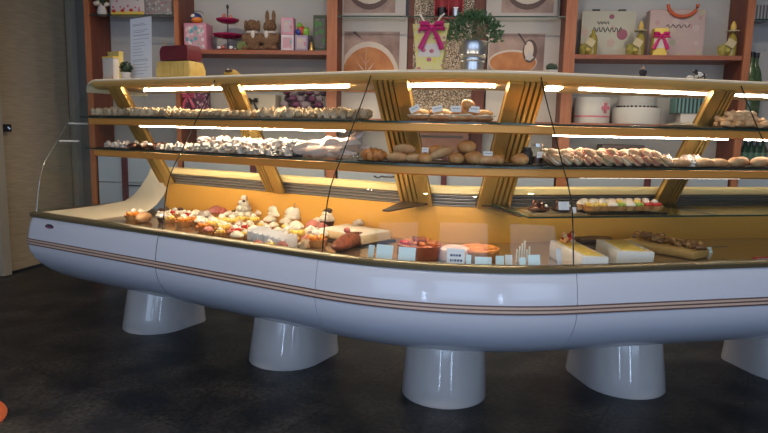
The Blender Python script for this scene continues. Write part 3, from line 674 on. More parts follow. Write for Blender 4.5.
def gift_bottle(u, label, lo=True, dep=.06):
    r0 = wthing('wrapped_bottle', u, 54, dep, label, 'bottle', None, z=zRw)
    mb = MB(); mb.lathe([(.035, 0), (.038, .01), (.038, .13), (.030, .16), (.014, .18), (.012, .21)], 0, 16); mb.build('bottle', mt('amber_oil', (.30, .24, .05), .2), r0)
    if lo:
        mb = MB(); mb.lathe([(.05, .20), (.052, .208), (.02, .212)], 0, 16); mb.lathe([(.018, .212), (.024, .23), (.02, .255), (.006, .285)], 1, 12); mb.build('stopper', [mt('stopper_cream', (.45, .40, .26), .5), mt('stopper_yellow', (.62, .42, .10), .5)], r0)
    mb = MB(); mb.ell((-.05, 0, .05), (.06, .045, .055), 0, 14, .5, 40, 1, .05); mb.build('leaf_bundle', mt('moss_yellow', (.22, .22, .05), .6, var=(.5, .4, .1), scale=40), r0)
    mb = MB(); mb.box((-.03, -.055, .10), (.07, .003, .06), 0, rx=0, ry=.5); mb.build('tag', mt('tag_cream', (.52, .44, .26), .6), r0)
    return r0
gift_bottle(592, 'green wrapped bottle bundle with cream tag, at left foot of the canvas', False)
gift_bottle(639, 'yellow stoppered bottle bundle with cream tag between canvas and gift bag')
gift_bottle(731, 'yellow stoppered bottle bundle beside the right cherry upright')
def bow(root, x, y, z, s, m=magenta):
    mb = MB()
    for sg in (-1, 1):
        mb.tube([(x, y, z), (x+sg*.02*s, y-.006, z+.016*s), (x+sg*.045*s, y-.008, z+.014*s), (x+sg*.05*s, y-.006, z-.004*s), (x+sg*.02*s, y-.004, z-.004*s), (x, y, z)], [.004*s, .010*s, .013*s, .012*s, .007*s, .004*s], 0, 8)
        mb.tube([(x, y-.003, z), (x+sg*.02*s, y-.006, z-.03*s), (x+sg*.045*s, y-.004, z-.085*s)], [.005*s, .010*s, .013*s], 0, 6)
    mb.ell((x, y-.008, z), (.012*s, .010*s, .012*s), 0, 10); return mb.build('bow', m, root)
r1, w, h = wbox('gift_pot', 655, 669, 28, zRw, .05, .08, mt('yellow_card', (.72, .55, .10), .5), 'yellow gift box with magenta ribbon before the pink gift bag', 'gift box')
bow(r1, 0, -.045, h*.72, 1.3)
MB().box((0, -.0415, h*.45), (w*.96, .003, h*.35)).build('white_label', mt('label_white', (.6, .56, .5), .6), r1)
bagp = spots('pink_bag_print', (.50, .38, .36), [(.48, .30, .30), (.50, .44, .32), (.36, .38, .26), (.55, .45, .42)], 12, .35)
a, b = wl(650, 10, .2), wl(706, 10, .2); W_, H_ = b.x-a.x, a.z-zRw
r0 = tag(empty('gift_bag', wloc((a.x+b.x)/2, .24, zRw), WA), 'large pink flowery gift bag with orange rope handle on right shelf', 'bag')
MB().rbox((0, 0, 0), (W_, .12, H_), 0, .006).build('bag_body', bagp, r0)
mb = MB(); c0 = .03; mb.tube([(c0+.12*cos(t), -.068-.01*sin(t), H_+.04-.10*sin(t)) for t in [pi*k/14 for k in range(15)]], .015); mb.build('rope_handle', mt('orange_rope', (.55, .12, .05), .7), r0)
mb = MB(); mb.tube([(-W_*.2+i*W_*.03, -.062, H_*.66+H_*.04*sin(i*1.9)) for i in range(15)], .0035, 0, 5); mb.build('script_line', MATS['grey_ink'], r0)
# far right bay
plaid = banded('plaid_grey', (.10, .10, .10), (.36, .36, .36), 12, 'X', .6, .5)
wbox('plaid_box', 750, 772, 5, zF, .08, .15, plaid, 'grey plaid box on the glass shelf at top right corner', 'box')
bg = mt('bottle_green', (.05, .10, .055), .2, var=(.12, .18, .08), scale=40)
for u, vv in ((752.5, 52), (757, 53)):
    p = wl(u, vv, .12 if u < 755 else .2); H_ = p.z-zlow
    r0 = tag(empty('green_bottle', wloc(p.x, .12 if u < 755 else .2, zlow), WA), 'tall green decorated bottle at right edge, '+('front one' if u < 755 else 'partly behind the front one'), 'bottle')
    MB().lathe([(.055, 0), (.06, .02), (.06, H_*.62), (.045, H_*.75), (.02, H_*.85), (.018, H_*.97)], 0, 20).build('bottle_body', bg, r0)
    MB().lathe([(.022, H_*.93), (.024, H_)], 0, 14).build('cap', black, r0)
# goods on the low back shelf, seen through the case
glit = spots('purple_glitter', (.10, .03, .07), [(.45, .15, .3), (.2, .05, .12), (.5, .4, .45), (.08, .02, .05)], 40, .5)
r0 = tag(empty('purple_gift', wloc(wl(192, 100, .1).x, .15, zlow), WA), 'dark purple sparkling gift seen through the case, left side', 'gift')
MB().rbox((0, 0, 0), (.28, .16, .24), 0, .02, lump=.02).build('gift_body', glit, r0); bow(r0, -.02, -.09, .17, 1.2, mt('rose_ribbon', (.6, .1, .2), .4))
r0 = tag(empty('beige_box', wloc(wl(256, 100, .1).x, .17, zlow), WA), 'beige gift box with thin dark bow, seen through the case', 'box')
MB().rbox((0, 0, 0), (.38, .2, .20), 0, .006).build('box_body', mt('beige_card', (.48, .42, .34), .5), r0); bow(r0, -.02, -.105, .14, 1, black)
r0 = tag(empty('flower_basket', wloc(wl(302, 100, .1).x, .17, zlow), WA), 'purple and grey wrapped flower basket seen through the case', 'basket')
mb = MB()
for k in range(26): mb.ell((-.18+.36*((k*7) % 13)/12, -.04+.03*(k % 3), .06+.055*(k % 4)), (.04, .035, .03), k % 3, 8, .3, 40, k)
mb.build('flowers', [mt('plum', (.14, .04, .10), .6), mt('mauve_grey', (.30, .24, .28), .6), mt('dusk', (.08, .05, .08), .6)], r0)
MB().rbox((0, 0, 0), (.38, .16, .07), 0, .01).build('basket', cherry_in, r0)
cakeb = mt('cake_box_white', (.62, .60, .58), .5)
r0 = tag(empty('first_aid_tin', wloc(wl(594, 100, .1).x, .17, zlow), WA), 'round white tin with pink cross seen below the canopy', 'tin')
MB().lathe([(.15, 0), (.152, .01), (.152, .21), (.145, .22)], 0, 32).build('tin_body', cakeb, r0)
mb = MB(); mb.box((.085, -.135, .13), (.02, .02, .09), 0, rz=.5); mb.box((.085, -.136, .13), (.07, .02, .03), 0, rz=.5); mb.build('cross', mt('pink_cross', (.65, .2, .25), .5), r0)
MB().lathe([(.153, .05), (.154, .06), (.153, .065)], 0, 32).build('pink_stripe', MATS['pink_cross'], r0)
r0 = tag(empty('tiered_cake_box', wloc(wl(640, 100, .1).x, .18, zlow), WA), 'white two-tier round cake dummy with dark beaded trim below the canopy', 'cake')
MB().lathe([(.20, 0), (.202, .01), (.202, .13), (.195, .14)], 0, 36).build('lower_tier', cakeb, r0); MB().lathe([(.155, .14), (.157, .15), (.157, .255), (.15, .262)], 0, 36).build('upper_tier', cakeb, r0)
mb = MB(); [mb.ell((.16*cos(t), .16*sin(t), .147), (.011, .011, .011), 0, 8) for t in [2*pi*k/30 for k in range(30)]]; mb.ell((0, 0, .27), (.08, .05, .012)); mb.build('bead_trim', black, r0)
teal_s = banded('teal_stripes', (.02, .03, .035), (.16, .34, .33), 10, 'X', .5, .45)
r0 = tag(empty('striped_box', wloc(wl(697, 100, .1).x, .17, zlow), WA), 'teal and black striped box below the canopy at right', 'box')
MB().rbox((0, 0, .10), (.34, .16, .13), 0, .005).build('striped_body', teal_s, r0); MB().rbox((0, 0, 0), (.24, .14, .0999), 0, .004).build('stand', cakeb, r0)
# dark jars / bottles on back worktop seen between shelves
wt_z = 1.20
mb = MB(); mb.M = MW; mb.box(((xA+xE+1.2)/2, .16, wt_z-.005), (xE+1.2-xA-.1, .30, .02)); o = mb.build('back_worktop', mt('grey_worktop', (.22, .21, .21), .4)); tag(o, 'grey worktop running above the blue-grey drawers on the back wall', 'worktop')
for i, u in enumerate((746, 752, 758, 764)):
    r0 = tag(empty('dark_bottle', wloc(wl(u, 150, .1).x, .12, wt_z+.006), WA), 'dark green bottle with pale label on the back worktop, far right', 'bottle', 'dark bottles on the back worktop at right')
    MB().lathe([(.03, 0), (.032, .01), (.032, .15), (.013, .19), (.013, .24)], 0, 14).build('bottle_body', mt('dark_glass', (.02, .06, .04), .15), r0)
    MB().lathe([(.0325, .05), (.0325, .12)], 0, 14).build('bottle_label', mt('green_label', (.10, .2, .14), .6), r0)
for u, ww, hh, lab in ((622, .36, .16, 'low dark flat box on the back worktop behind the pink pastries'), (440, .5, .26, 'brown box on the back worktop behind the bread rolls'), (345, .22, .26, 'dark machine on the back worktop behind the wrapped bread')):
    r0 = tag(empty('worktop_box', wloc(wl(u, 150, .1).x, .16, wt_z+.006), WA), lab, 'box'); MB().rbox((0, 0, 0), (ww, .2, hh), 0, .01).build('box_body', mt('dim_box_%d' % u, (.09, .07, .07) if u != 440 else (.16, .07, .05), .5), r0); MB().box((0, -.102, hh*.75), (ww*.8, .004, .02)).build('lid_seam', black, r0)

# ------------------------------------------------------------------ goods on top of the canopy
ZK = 1.757
def cthing(name, u, o, label, cat, rz=0):
    p = at_o(u, 70, o, ZK); return tag(empty(name, p, angxy(p)+rz), label, cat), p
def zat(u, v, p):      # height of pixel row v above point p
    r = ray(u, v); return CH+r.z*(p.y/r.y)-p.z
r0, p = cthing('potted_plant', 472, .60, 'bushy green plant in ribbed zinc pot on top of the canopy', 'potted plant')
H_ = zat(472, 42, p); rp_ = .0725
MB().lathe([(rp_*.80, 0), (rp_*.85, H_*.3), (rp_*.92, H_*.32), (rp_*.88, H_*.36), (rp_*.94, H_*.5), (rp_*.99, H_*.52), (rp_*.95, H_*.56), (rp_*1.02, H_*.95), (rp_*1.07, H_), (rp_*1.0, H_), (rp_*.9, H_*.9), (.01, H_*.88)], 0, 32).build('pot', zinc, r0)
mb = MB(); rnd = random.Random(3)
for k in range(900):
    a = rnd.uniform(0, 2*pi); e = rnd.uniform(-.35, 1.45); rr = rnd.uniform(.35, 1)**.5
    c_ = Vector((.145*rr*cos(e)*cos(a), .12*rr*cos(e)*sin(a), H_+.035+.115*rr*max(sin(e), -.25)))
    if rnd.random() < .1: c_.x *= 1.18
    d = Vector((cos(a)*cos(e), sin(a)*cos(e), sin(e)+.3)).normalized(); t = d.cross(Vector((rnd.uniform(-1, 1), rnd.uniform(-1, 1), rnd.uniform(-1, 1)))).normalized(); l_ = rnd.uniform(.013, .024)
    n_ = d.cross(t)*.002
    mb.add([c_, c_+d*l_*.5+t*l_*.42+n_, c_+d*l_*1.1, c_+d*l_*.5-t*l_*.42+n_], [(0, 1, 2, 3)], 0, True)
for k in range(22):
    a = k*2.4; mb.tube([(0, 0, H_*.85), (.06*cos(a), .05*sin(a), H_+.05), (.12*cos(a), .1*sin(a), H_+.06+.05*(k % 3)/2)], .0018, 0, 4)
mb.build('foliage', leaf_m, r0)
r0, p = cthing('gift_bag', 430, .55, 'yellow and white flowery gift bag with magenta bow, left of zinc pot', 'bag')
H_ = zat(430, 24, p); bagy = spots('yellow_flower_print', (.74, .66, .26), [(.78, .64, .12), (.76, .68, .40), (.72, .60, .16), (.55, .2, .25)], 40, .4)
mb = MB(); mb.loft([[(-.084*k, -.03*k2, z), (.084*k, -.03*k2, z), (.084*k, .03*k2, z), (-.084*k, .03*k2, z)] for k, k2, z in ((.78, 1, 0), (.9, 1, H_*.5), (1.12, .5, H_))], smooth=False); mb.build('bag_body', bagy, r0)
mb = MB(); mb.box((0, -.031, H_*.42), (.115, .004, H_*.28)); mb.build('white_label', mt('label_pale', (.72, .66, .58), .6), r0)
mb = MB(); [mb.ell((x, -.035, z), (.012, .003, .010), 0, 10) for x, z in ((-.03, H_*.42), (.012, H_*.40), (.0, H_*.22))]; mb.build('pink_flowers', mt('flower_pink', (.6, .15, .22), .5), r0)
bow(r0, .01, -.035, H_*.90, 1.25)
mb = MB(); [mb.tube([(s*.02, -.01, H_*.95), (s*.05, -.01, H_+.035), (s*.065, 0, H_+.05)], .005, 0, 6) for s in (-1, 1)]; mb.build('tulle_tip', creamf, r0)
r0, p = cthing('paper_notice', 141, .62, 'white printed paper notice standing upright on the canopy, left', 'notice')
H_ = zat(141, 17, p); a = angxy(p); W_ = .215
mb = MB(); Mt = Matrix.Rotation(-.03, 4, 'Y') @ Matrix.Rotation(-.05, 4, 'X'); mb.M = Mt; mb.box((0, 0, H_/2), (W_, .0015, H_)); mb.build('sheet', white_paper, r0)
mb = MB(); mb.M = Mt; rnd = random.Random(5)
for k, (zf, wf) in enumerate(((.90, .5), (.88, .6), (.80, .7), (.77, .55), (.72, .75), (.66, .72), (.60, .5), (.55, .6), (.50, .35), (.45, .45), (.40, .5), (.33, .7), (.305, .7), (.25, .65), (.20, .7), (.15, .68), (.10, .5))):
    x = -W_*.38
    while x < -W_*.38+W_*wf: 
        l_ = rnd.uniform(.005, .013); mb.box((x+l_/2, -.0012, H_*zf), (l_, .0008, .0028 if k != 4 else .004)); x += l_+.003
mb.build('printed_text', mt('grey_print', (.22, .23, .26), .6), r0)
mb = MB(); mb.box((0, .02, .004), (.12, .07, .006)); mb.box((0, .006, .03), (.1, .004, .055)); mb.build('stand', glassm, r0)
r0, p = cthing('flower_card_box', 111, .60, 'small white box with yellow lid and painted flowers, left end of canopy', 'box')
H_ = zat(111, 58, p); MB().rbox((0, 0, 0), (.115, .05, H_), 0, .003).build('box_body', mt('box_white', (.60, .55, .50), .6), r0)
MB().box((0, -.026, .018), (.11, .003, .026)).build('flower_print', spots('tiny_flowers', (.6, .5, .4), [(.6, .3, .2), (.6, .5, .3), (.7, .6, .5)], 60, .5), r0); MB().box((.0, 0, H_+.004), (.118, .053, .01)).build('lid', yellow_s, r0)
r0, p = cthing('yellow_gift_box', 116, .82, 'yellow box standing behind the small white flowery box', 'box')
H_ = zat(116, 53, p); MB().rbox((0, 0, 0), (.13, .04, H_), 0, .003).build('box_body', mt('muted_yellow', (.52, .42, .14), .6), r0); MB().box((0, 0, H_+.004), (.133, .043, .008)).build('lid', yellowp, r0)
r0, p = cthing('small_plant', 126, .55, 'tiny round green plant in white pot left of the paper notice', 'potted plant')
MB().lathe([(.026, 0), (.03, .015), (.036, .045), (.032, .045), (.005, .04)], 0, 20).build('pot', white_mat, r0)
mb = MB(); rnd = random.Random(9)
for k in range(130):
    d = Vector((rnd.gauss(0, 1), rnd.gauss(0, 1), rnd.gauss(0, 1))).normalized(); c_ = Vector((0, 0, .075))+d*.034; t = d.orthogonal().normalized()
    mb.add([c_, c_+d*.006+t*.006, c_+d*.013, c_+d*.006-t*.006], [(0, 1, 2, 3)], 0)
mb.ell((0, 0, .075), (.035, .035, .033), 0, 12, .15, 60); mb.build('foliage', leaf_d, r0)
r0, p = cthing('wrapped_gift', 181, .60, 'yellow crinkled gift box holding up the maroon box, on canopy', 'gift box')
hy = zat(181, 62.5, p); MB().rbox((0, 0, 0), (.30, .14, hy), 0, .008, lump=.012).build('wrapping', yellowp, r0)
mb = MB(); [mb.tube([(x, -.072, .005), (x+.006, -.074, hy*.9)], .003, 0, 5) for x in (-.09, -.02, .05, .1)]; mb.build('paper_pleats', mt('pleat_yellow', (.6, .4, .1), .6), r0)
p2 = p.copy(); p2.z = ZK+hy+.008
r0 = tag(empty('maroon_box', p2, angxy(p)), 'maroon box with rounded lid resting on the yellow crinkled gift', 'box')
hm = zat(182, 46.5, p)-hy-.008
mb = MB(); mb.loft([[(-.125*k, -.06*k, z), (.125*k, -.06*k, z), (.125*k, .06*k, z), (-.125*k, .06*k, z)] for k, z in ((1, 0), (1.03, hm*.6), (.98, hm*.85), (.9, hm))], smooth=False); mb.build('box_body', maroonp, r0)
mb = MB(); mb.tube([(-.12, -.02, hm), (-.105, -.03, hm+.012), (-.13, -.03, hm+.03)], .004, 0, 6); mb.build('gold_bow', gold, r0)
r0, p = cthing('yellow_bun_ornament', 232, .7, 'small round yellow ornament on canopy right of the maroon box', 'ornament')
mb = MB(); mb.ell((0, 0, .016), (.055, .045, .04), 0, 16, .15, 30, 1, .016); mb.build('ornament_body', mt('mustard', (.45, .30, .06), .6), r0); MB().ell((0, -.03, .045), (.03, .02, .012), 0, 10).build('dark_top', choc, r0)
r0, p = cthing('cactus', 551.5, .60, 'tiny dark cactus in white square pot on canopy, right of the plant', 'potted plant')
MB().rbox((0, 0, 0), (.05, .05, .022), 0, .004).build('pot', white_mat, r0); MB().ell((0, 0, .035), (.032, .03, .02), 0, 16, .3, 120, 0, .014).build('cactus_body', leaf_d, r0)
# two small figurines
r0, p = cthing('suited_figurine', 643, .62, 'tiny figurine of a dark-suited groom on the canopy', 'figurine')
mb = MB(); [mb.ell((s*.009, 0, .016), (.008, .008, .018), 0, 8) for s in (-1, 1)]; mb.ell((0, 0, .036), (.016, .010, .016), 0, 10); [mb.ell((s*.018, -.002, .034), (.005, .006, .014), 0, 8) for s in (-1, 1)]; mb.build('suit', mt('suit_black', (.02, .02, .03), .6), r0)
MB().ell((0, 0, .057), (.0085, .0085, .0095), 0, 10).build('head', mt('figure_skin', (.5, .32, .22), .6), r0); MB().ell((0, .002, .062), (.0092, .009, .007), 0, 10).build('hair', choc, r0)
r0, p = cthing('cow_figurine', 701, .62, 'small black and white cow figurine on the canopy', 'figurine')
cowm = spots('cow_patches', (.6, .6, .58), [(.02, .02, .02), (.6, .6, .58), (.6, .6, .58)], 45, .8)
mb = MB(); mb.ell((0, 0, .034), (.034, .016, .016), 0, 12)
for sx in (-.022, .022):
    for sy in (-.009, .009): mb.tube([(sx, sy, 0), (sx, sy, .03)], .0045, 0, 6)
mb.ell((-.036, 0, .052), (.012, .01, .011), 0, 10); mb.ell((-.047, 0, .048), (.007, .007, .006), 0, 8); mb.tube([(-.028, 0, .04), (-.034, 0, .05)], .009, 0, 8)
for s in (-1, 1): mb.ell((-.034, s*.012, .058), (.004, .008, .004), 0, 6); mb.tube([(-.036, s*.005, .06), (-.038, s*.008, .068)], .0016, 0, 5)
mb.tube([(.033, 0, .044), (.041, 0, .02)], .002, 0, 5)
o = mb.build('body', cowm, r0); md = o.modifiers.new('r', 'REMESH'); md.mode = 'VOXEL'; md.voxel_size = .0022; md.use_smooth_shade = True
r0, p = cthing('white_pebble_ornament', 691, .6, 'little white rounded ornament next to the cow figurine', 'ornament')
MB().ell((0, 0, .012), (.022, .016, .015), 0, 12, .2, 60, 1, .012).build('ornament_body', white_mat, r0)
# ------------------------------------------------------------------ pastry prototypes (built once, kept as first copy)
class Proto:
    def __init__(s, maker): s.maker = maker; s.root = None
    def get(s):
        if s.root is None: s.root = s.maker(); return s.root
        return dup(s.root)
def single(name, mb, mats): return mb.build(name, mats)
def mk_cookie():
    mb = MB(); mb.lathe([(.016, 0), (.020, .004), (.021, .010), (.018, .017), (.011, .022), (.003, .025)], 0, 14, wav=.10, wn=6); return single('butter_cookie', mb, cookie_m)
def mk_finger():
    mb = MB(); mb.ell((0, 0, .016), (.034, .017, .022), 0, 16, .7, 80, 3, .015); return single('butter_cookie', mb, [mt('pale_biscuit', (.66, .52, .36), .65, var=(.46, .30, .16), scale=40, bump=.4, bscale=90, rnd=.35)])
def mk_mering(): 
    mb = MB(); mb.ell((0, 0, .025), (.040, .034, .032), 0, 20, .9, 60, 2, .024); return single('sugared_pastry', mb, mering)
def mk_mering2():
    mb = MB(); mb.ell((0, 0, .024), (.048, .032, .028), 0, 20, .9, 65, 6, .023); mb.ell((.01, 0, .045), (.022, .02, .014), 0, 10, .4, 60); return single('sugared_pastry', mb, mering)
def mk_darkpastry():
    mb = MB(); mb.ell((0, 0, .02), (.04, .034, .026), 0, 12, .3, 50, 8, .019); return single('dark_pastry', mb, choc)
def mk_roll():
    mb = MB(); mb.ell((0, 0, .03), (.052, .042, .036), 0, 18, .08, 30, 1, .028); return single('bread_roll', mb, bread)
def mk_long():
    mb = MB(); mb.ell((0, 0, .028), (.075, .036, .032), 0, 18, .08, 30, 4, .026); o = single('bread_roll', mb, bread_p); return o
def mk_shell():      # oval shell pastry split by a line of cream, leaning on its neighbour
    r0 = empty('filled_pastry', (0, 0, 0)); mb = MB()
    M = Matrix.Rotation(.55, 4, 'Y') @ Matrix.Rotation(.5, 4, 'X'); c = Vector((0, 0, .028))
    mb.ell(c+M @ Vector((0, 0, -.009)), (.038, .028, .012), 0, 14, .25, 50, 1, None, M); mb.ell(c+M @ Vector((0, 0, .012)), (.036, .026, .013), 0, 14, .25, 50, 2, None, M); mb.build('pastry_halves', shellbread, r0)
    mb = MB(); mb.ell(c+M @ Vector((0, 0, .002)), (.037, .028, .007), 0, 14, .25, 60, 1, None, M); mb.build('cream_filling', creamf, r0); return r0
shellbread = mt('shell_crust', (.52, .29, .14), .5, var=(.66, .48, .32), scale=22, rnd=.35, bump=.2)
def mk_shell_pink():
    r0 = mk_shell(); r0.children[0].data.materials[0] = pinkc; return r0
def mk_shell_green():
    r0 = mk_shell(); r0.children[0].data.materials[0] = mt('pistachio', (.22, .24, .12), .5, var=(.38, .32, .18), scale=20, rnd=.2); return r0
def mk_twist():
    mb = MB(); mb.tube([(.05*cos(t)*.8, .03*sin(t), .022+.006*sin(3*t)) for t in [k/12*5.2 for k in range(13)]], [.010+.008*abs(sin(k*1.3)) for k in range(13)], 0, 8); return single('curly_pastry', mb, mt('pale_fritter', (.80, .52, .30), .6, var=(.66, .36, .16), scale=20, bump=.3, bscale=60))
def mk_croi():
    mb = MB(); pts = []; rs = []
    for k in range(25):
        t = -1.25+2.5*k/24; pts.append((.085*sin(t), .06*(1-cos(t))-.02, .036)); rs.append((.038*max(.12, cos(t*1.12))**.8)*(1+.32*abs(sin(k*.8))))
    mb.tube(pts, rs, 0, 12); return single('croissant', mb, croi_m)
def mk_tart(topm, name='cream_tart', wafer=False, tall=0.0, base=crust_m):
    def f():
        r0 = empty(name, (0, 0, 0))
        MB().lathe([(.022, 0), (.030, .018), (.031, .020), (.027, .019), (.004, .016)], 0, 20, wav=.04, wn=14).build('crust', base, r0)
        MB().lathe([(.024, .0185), (.029, .023), (.028, .029), (.022, .036+tall*.6), (.015, .041+tall*.6), (.008, .046+tall), (.002, .047+tall)], 0, 18, wav=.10, wn=6).build('cream', topm, r0)
        if wafer:
            mb = MB(); mb.ell((0, 0, .036), (.027, .027, .020), 0, 18, .22, 60, 4); mb.build('cream_dome', topm, r0)
            mb = MB(); mb.tube([(-.008, 0, .04), (-.018, 0, .072)], .003, 0, 6); mb.tube([(.010, 0, .04), (.020, 0, .068)], .003, 0, 6); mb.build('wafer_stick', bread_p, r0)
        return r0
    return f
def mk_fruit(colm, name='fruit_tart', top2=None):
    def f():
        r0 = empty(name, (0, 0, 0))
        MB().lathe([(.024, 0), (.032, .018), (.033, .021), (.028, .020), (.004, .017)], 0, 20, wav=.04, wn=14).build('crust', crust_m, r0)
        mb = MB()
        for k in range(6): mb.ell((.016*cos(k*1.05), .016*sin(k*1.05), .026), (.011, .011, .010), 0, 9)
        mb.build('fruit', colm, r0)
        mb = MB(); mb.ell((0, 0, .037), (.014, .014, .012), 0, 10, .2, 60); mb.build('topping', top2 or creamf, r0); return r0
    return f
def mk_cup():
    r0 = empty('chocolate_cupcake', (0, 0, 0))
    MB().lathe([(.024, 0), (.032, .032), (.030, .034), (.004, .033)], 0, 20, wav=.04, wn=16).build('paper_cup', choc, r0)
    mb = MB(); mb.lathe([(.032, .034), (.036, .042), (.028, .052), (.024, .056), (.026, .062), (.014, .072), (.003, .078)], 0, 18, wav=.09, wn=6); mb.build('cream_swirl', creamf, r0)
    mb = MB(); mb.ell((0, 0, .072), (.022, .021, .012), 0, 12, .5, 80); mb.build('chocolate_crumble', choc, r0); return r0
P = dict(cookie=Proto(mk_cookie), finger=Proto(mk_finger), mer=Proto(mk_mering), mer2=Proto(mk_mering2), darkp=Proto(mk_darkpastry), roll=Proto(mk_roll), long=Proto(mk_long),
         shell=Proto(mk_shell), pshell=Proto(mk_shell_pink), gshell=Proto(mk_shell_green), twist=Proto(mk_twist), croi=Proto(mk_croi),
         tart=Proto(mk_tart(creamf)), wtart=Proto(mk_tart(creamf, 'cream_tart', True, -.006)), ytart=Proto(mk_fruit(custard, 'fruit_tart')), rtart=Proto(mk_fruit(redf)), otart=Proto(mk_fruit(orangef)),
         dtart=Proto(mk_fruit(creamf, 'fruit_tart', choc)), cup=Proto(mk_cup), ptart=Proto(mk_tart(pinkc, 'glazed_pastry')), gtart=Proto(mk_fruit(greenf, 'fruit_tart', custard)))
rng = random.Random(11)
def put(key, p, rz=0, sc=1., label=None, cat='pastry', group=None, rx=0, ry=0):
    o = P[key].get(); place(o, p, rz, sc); o.rotation_euler = (rx, ry, rz); tag(o, label, cat)
    if group: o['group'] = group
    elif 'group' in o: del o['group']
    return o
# trays
def tray(U0, U1, o0, o1, z, label, m=tray_m, name='serving_tray', lip=.008):
    c = pos((U0+U1)/2, (o0+o1)/2, z); mb = MB()
    Ul = Us(U0, U1)
    mb.loft([[pos(U, o, zz)-c for o, zz in ((o0, z+.0005), (o1, z+.0005), (o1+.004, z+lip), (o1, z+lip), (o1-.004, z+.004), (o0+.004, z+.004), (o0, z+lip), (o0-.004, z+lip))] for U in Ul], smooth=False)
    o = mb.build(name, m); o.location = c; tag(o, label, 'tray'); return o
S1, S2, S3, DK = 1.494, 1.286, 1.045, .802
def rowU(U0, U1, d, o):        # positions every d metres
    U = U0; out = []
    while U < U1:
        out.append(U); U += d if (U < 0 or U >= 1) else d/((aR-aL)*(R-o))
    return out
# --- top shelf, left: cookies on three trays
for i, (a, b, lab) in enumerate(((-2.2, -1.45, 'dark thin tray of small pastries at left end of the top shelf'), (-1.43, -.75, 'dark thin tray of butter cookies in the middle of the top left shelf'), (-.73, -.06, 'dark thin tray of butter cookies next to the left gold ribbed bracket'))):
    tray(a, b, .37, .62, S1, lab, vent_l if i else tray_m)
    cl = ('small pale pastry heaped on the top shelf, leftmost tray', 'butter cookie in rows on the top shelf, second tray from left', 'sugared cookie in rows on the top shelf, third tray from left')[i]
    gr = ('pastries on leftmost top tray', 'cookies on second top tray', 'cookies on third top tray')[i]
    for r_i, o in enumerate((.40, .455, .515, .575)):
        for U in rowU(a+.03, b-.02, .047 if i else .056, o):
            keys = (('finger', 'cookie', 'finger'), ('cookie', 'cookie', 'cookie'), ('finger', 'cookie', 'finger'))[i]
            sc_ = rng.uniform(.95, 1.2)+(.25 if r_i > 1 else 0); kk = rng.choice(keys)
            if kk == 'cookie': q_ = put(kk, pos(U+rng.uniform(-.006, .006), o, S1+.0045+.018*sc_), 0, sc_, cl, 'cookie' if i else 'pastry', gr); q_.rotation_euler = (Matrix.Rotation(ang(U)+rng.uniform(-.4, .4), 3, 'Z') @ Matrix.Rotation(rng.uniform(.7, 1.2), 3, 'X') @ Matrix.Rotation(rng.uniform(-.5, .5), 3, 'Z')).to_euler()
            else: put(kk, pos(U+rng.uniform(-.006, .006), o, S1+.0045), ang(U)+rng.uniform(-.5, .5)+(pi/2 if i == 2 else 0), sc_*1.15, cl, 'cookie' if i else 'pastry', gr)
# --- top shelf, middle: wooden board with filled rolls and price cards
wood_board = mt('board_wood', (.30, .13, .06), .5)
pA, pB = at_o(407, 118, .5, 0), at_o(493, 118, .5, 0)
def Uof(p):
    x, y = p.x-cx, p.y-cy
    l = x*cos(aL)+y*sin(aL); r_ = x*cos(aR)+y*sin(aR)
    return l if l < 0 else 1+r_ if r_ > 0 else (math.atan2(x, -y)-aL)/(aR-aL)
tray(Uof(pA), Uof(pB), .42, .66, S1, 'wooden board of filled rolls with price cards in the middle of the top shelf', wood_board, 'wooden_board', .006)
def filled_roll():
    r0 = empty('filled_roll', (0, 0, 0)); MB().ell((0, 0, .014), (.052, .036, .016), 0, 16, .08, 30, 1, .013).build('bottom_half', bread_p, r0)
    MB().ell((0, 0, .026), (.055, .04, .008), 0, 16, .4, 60).build('filling', creamf, r0); MB().ell((0, 0, .034), (.050, .036, .020), 0, 16, .08, 30, 3, .006).build('top_half', bread, r0); return r0
P['froll'] = Proto(filled_roll)
def card(p, rz, w=.035, h=.024, label='', tilt=.3, lines=2, m=None, group=None, name='price_card', ry=0):
    r0 = tag(empty(name, p, rz), label, 'price card', group); M = Matrix.Rotation(-tilt, 4, 'X') @ Matrix.Rotation(ry, 4, 'Y')
    mb = MB(); mb.M = M; mb.box((0, 0, h/2), (w, .0012, h)); mb.build('card', m or white_paper, r0)
    if lines:
        mb = MB(); mb.M = M
        for k in range(lines):
            z = h*(.72-.42*k/max(1, lines-1)) if lines > 1 else h*.55
            x = -w*.32
            while x < w*.3: l_ = rng.uniform(.003, .008)*w/.05; mb.box((x+l_/2, -.0014, z), (l_, .001, h*.09)); x += l_+w*.04
        mb.build('handwriting', ink, r0)
    return r0
for i, (u, sc) in enumerate(((419, 1.15), (440, 1.2), (453, .9), (463, 1.25), (482, 1.15))):
    p = at_o(u, 115, .50, S1+.0045); put('froll', p, angxy(p)+rng.uniform(-.3, .3), sc, ('big filled roll on the board, leftmost', 'filled roll on the board, second from left', 'small filled roll in the middle of the board', 'filled roll on the board, second from right', 'filled roll on the board, rightmost')[i], 'bread roll')
p = at_o(465, 115, .50, S1+.068); put('roll', p, .9, .8, 'golden bun perched on top of the filled rolls between the cards', 'bread roll', rx=.7)
for i, u in enumerate((416, 438, 456, 474)):
    p = at_o(u, 108, .455, S1+.050); card(p, angxy(p), .052, .032, ('tilted white price card standing in the leftmost filled roll', 'white price card standing in the second filled roll', 'white price card left of the perched bun', 'white price card with blue writing right of the perched bun')[i], .25, 1, ry=(-.5, -.25, 0, .1)[i])
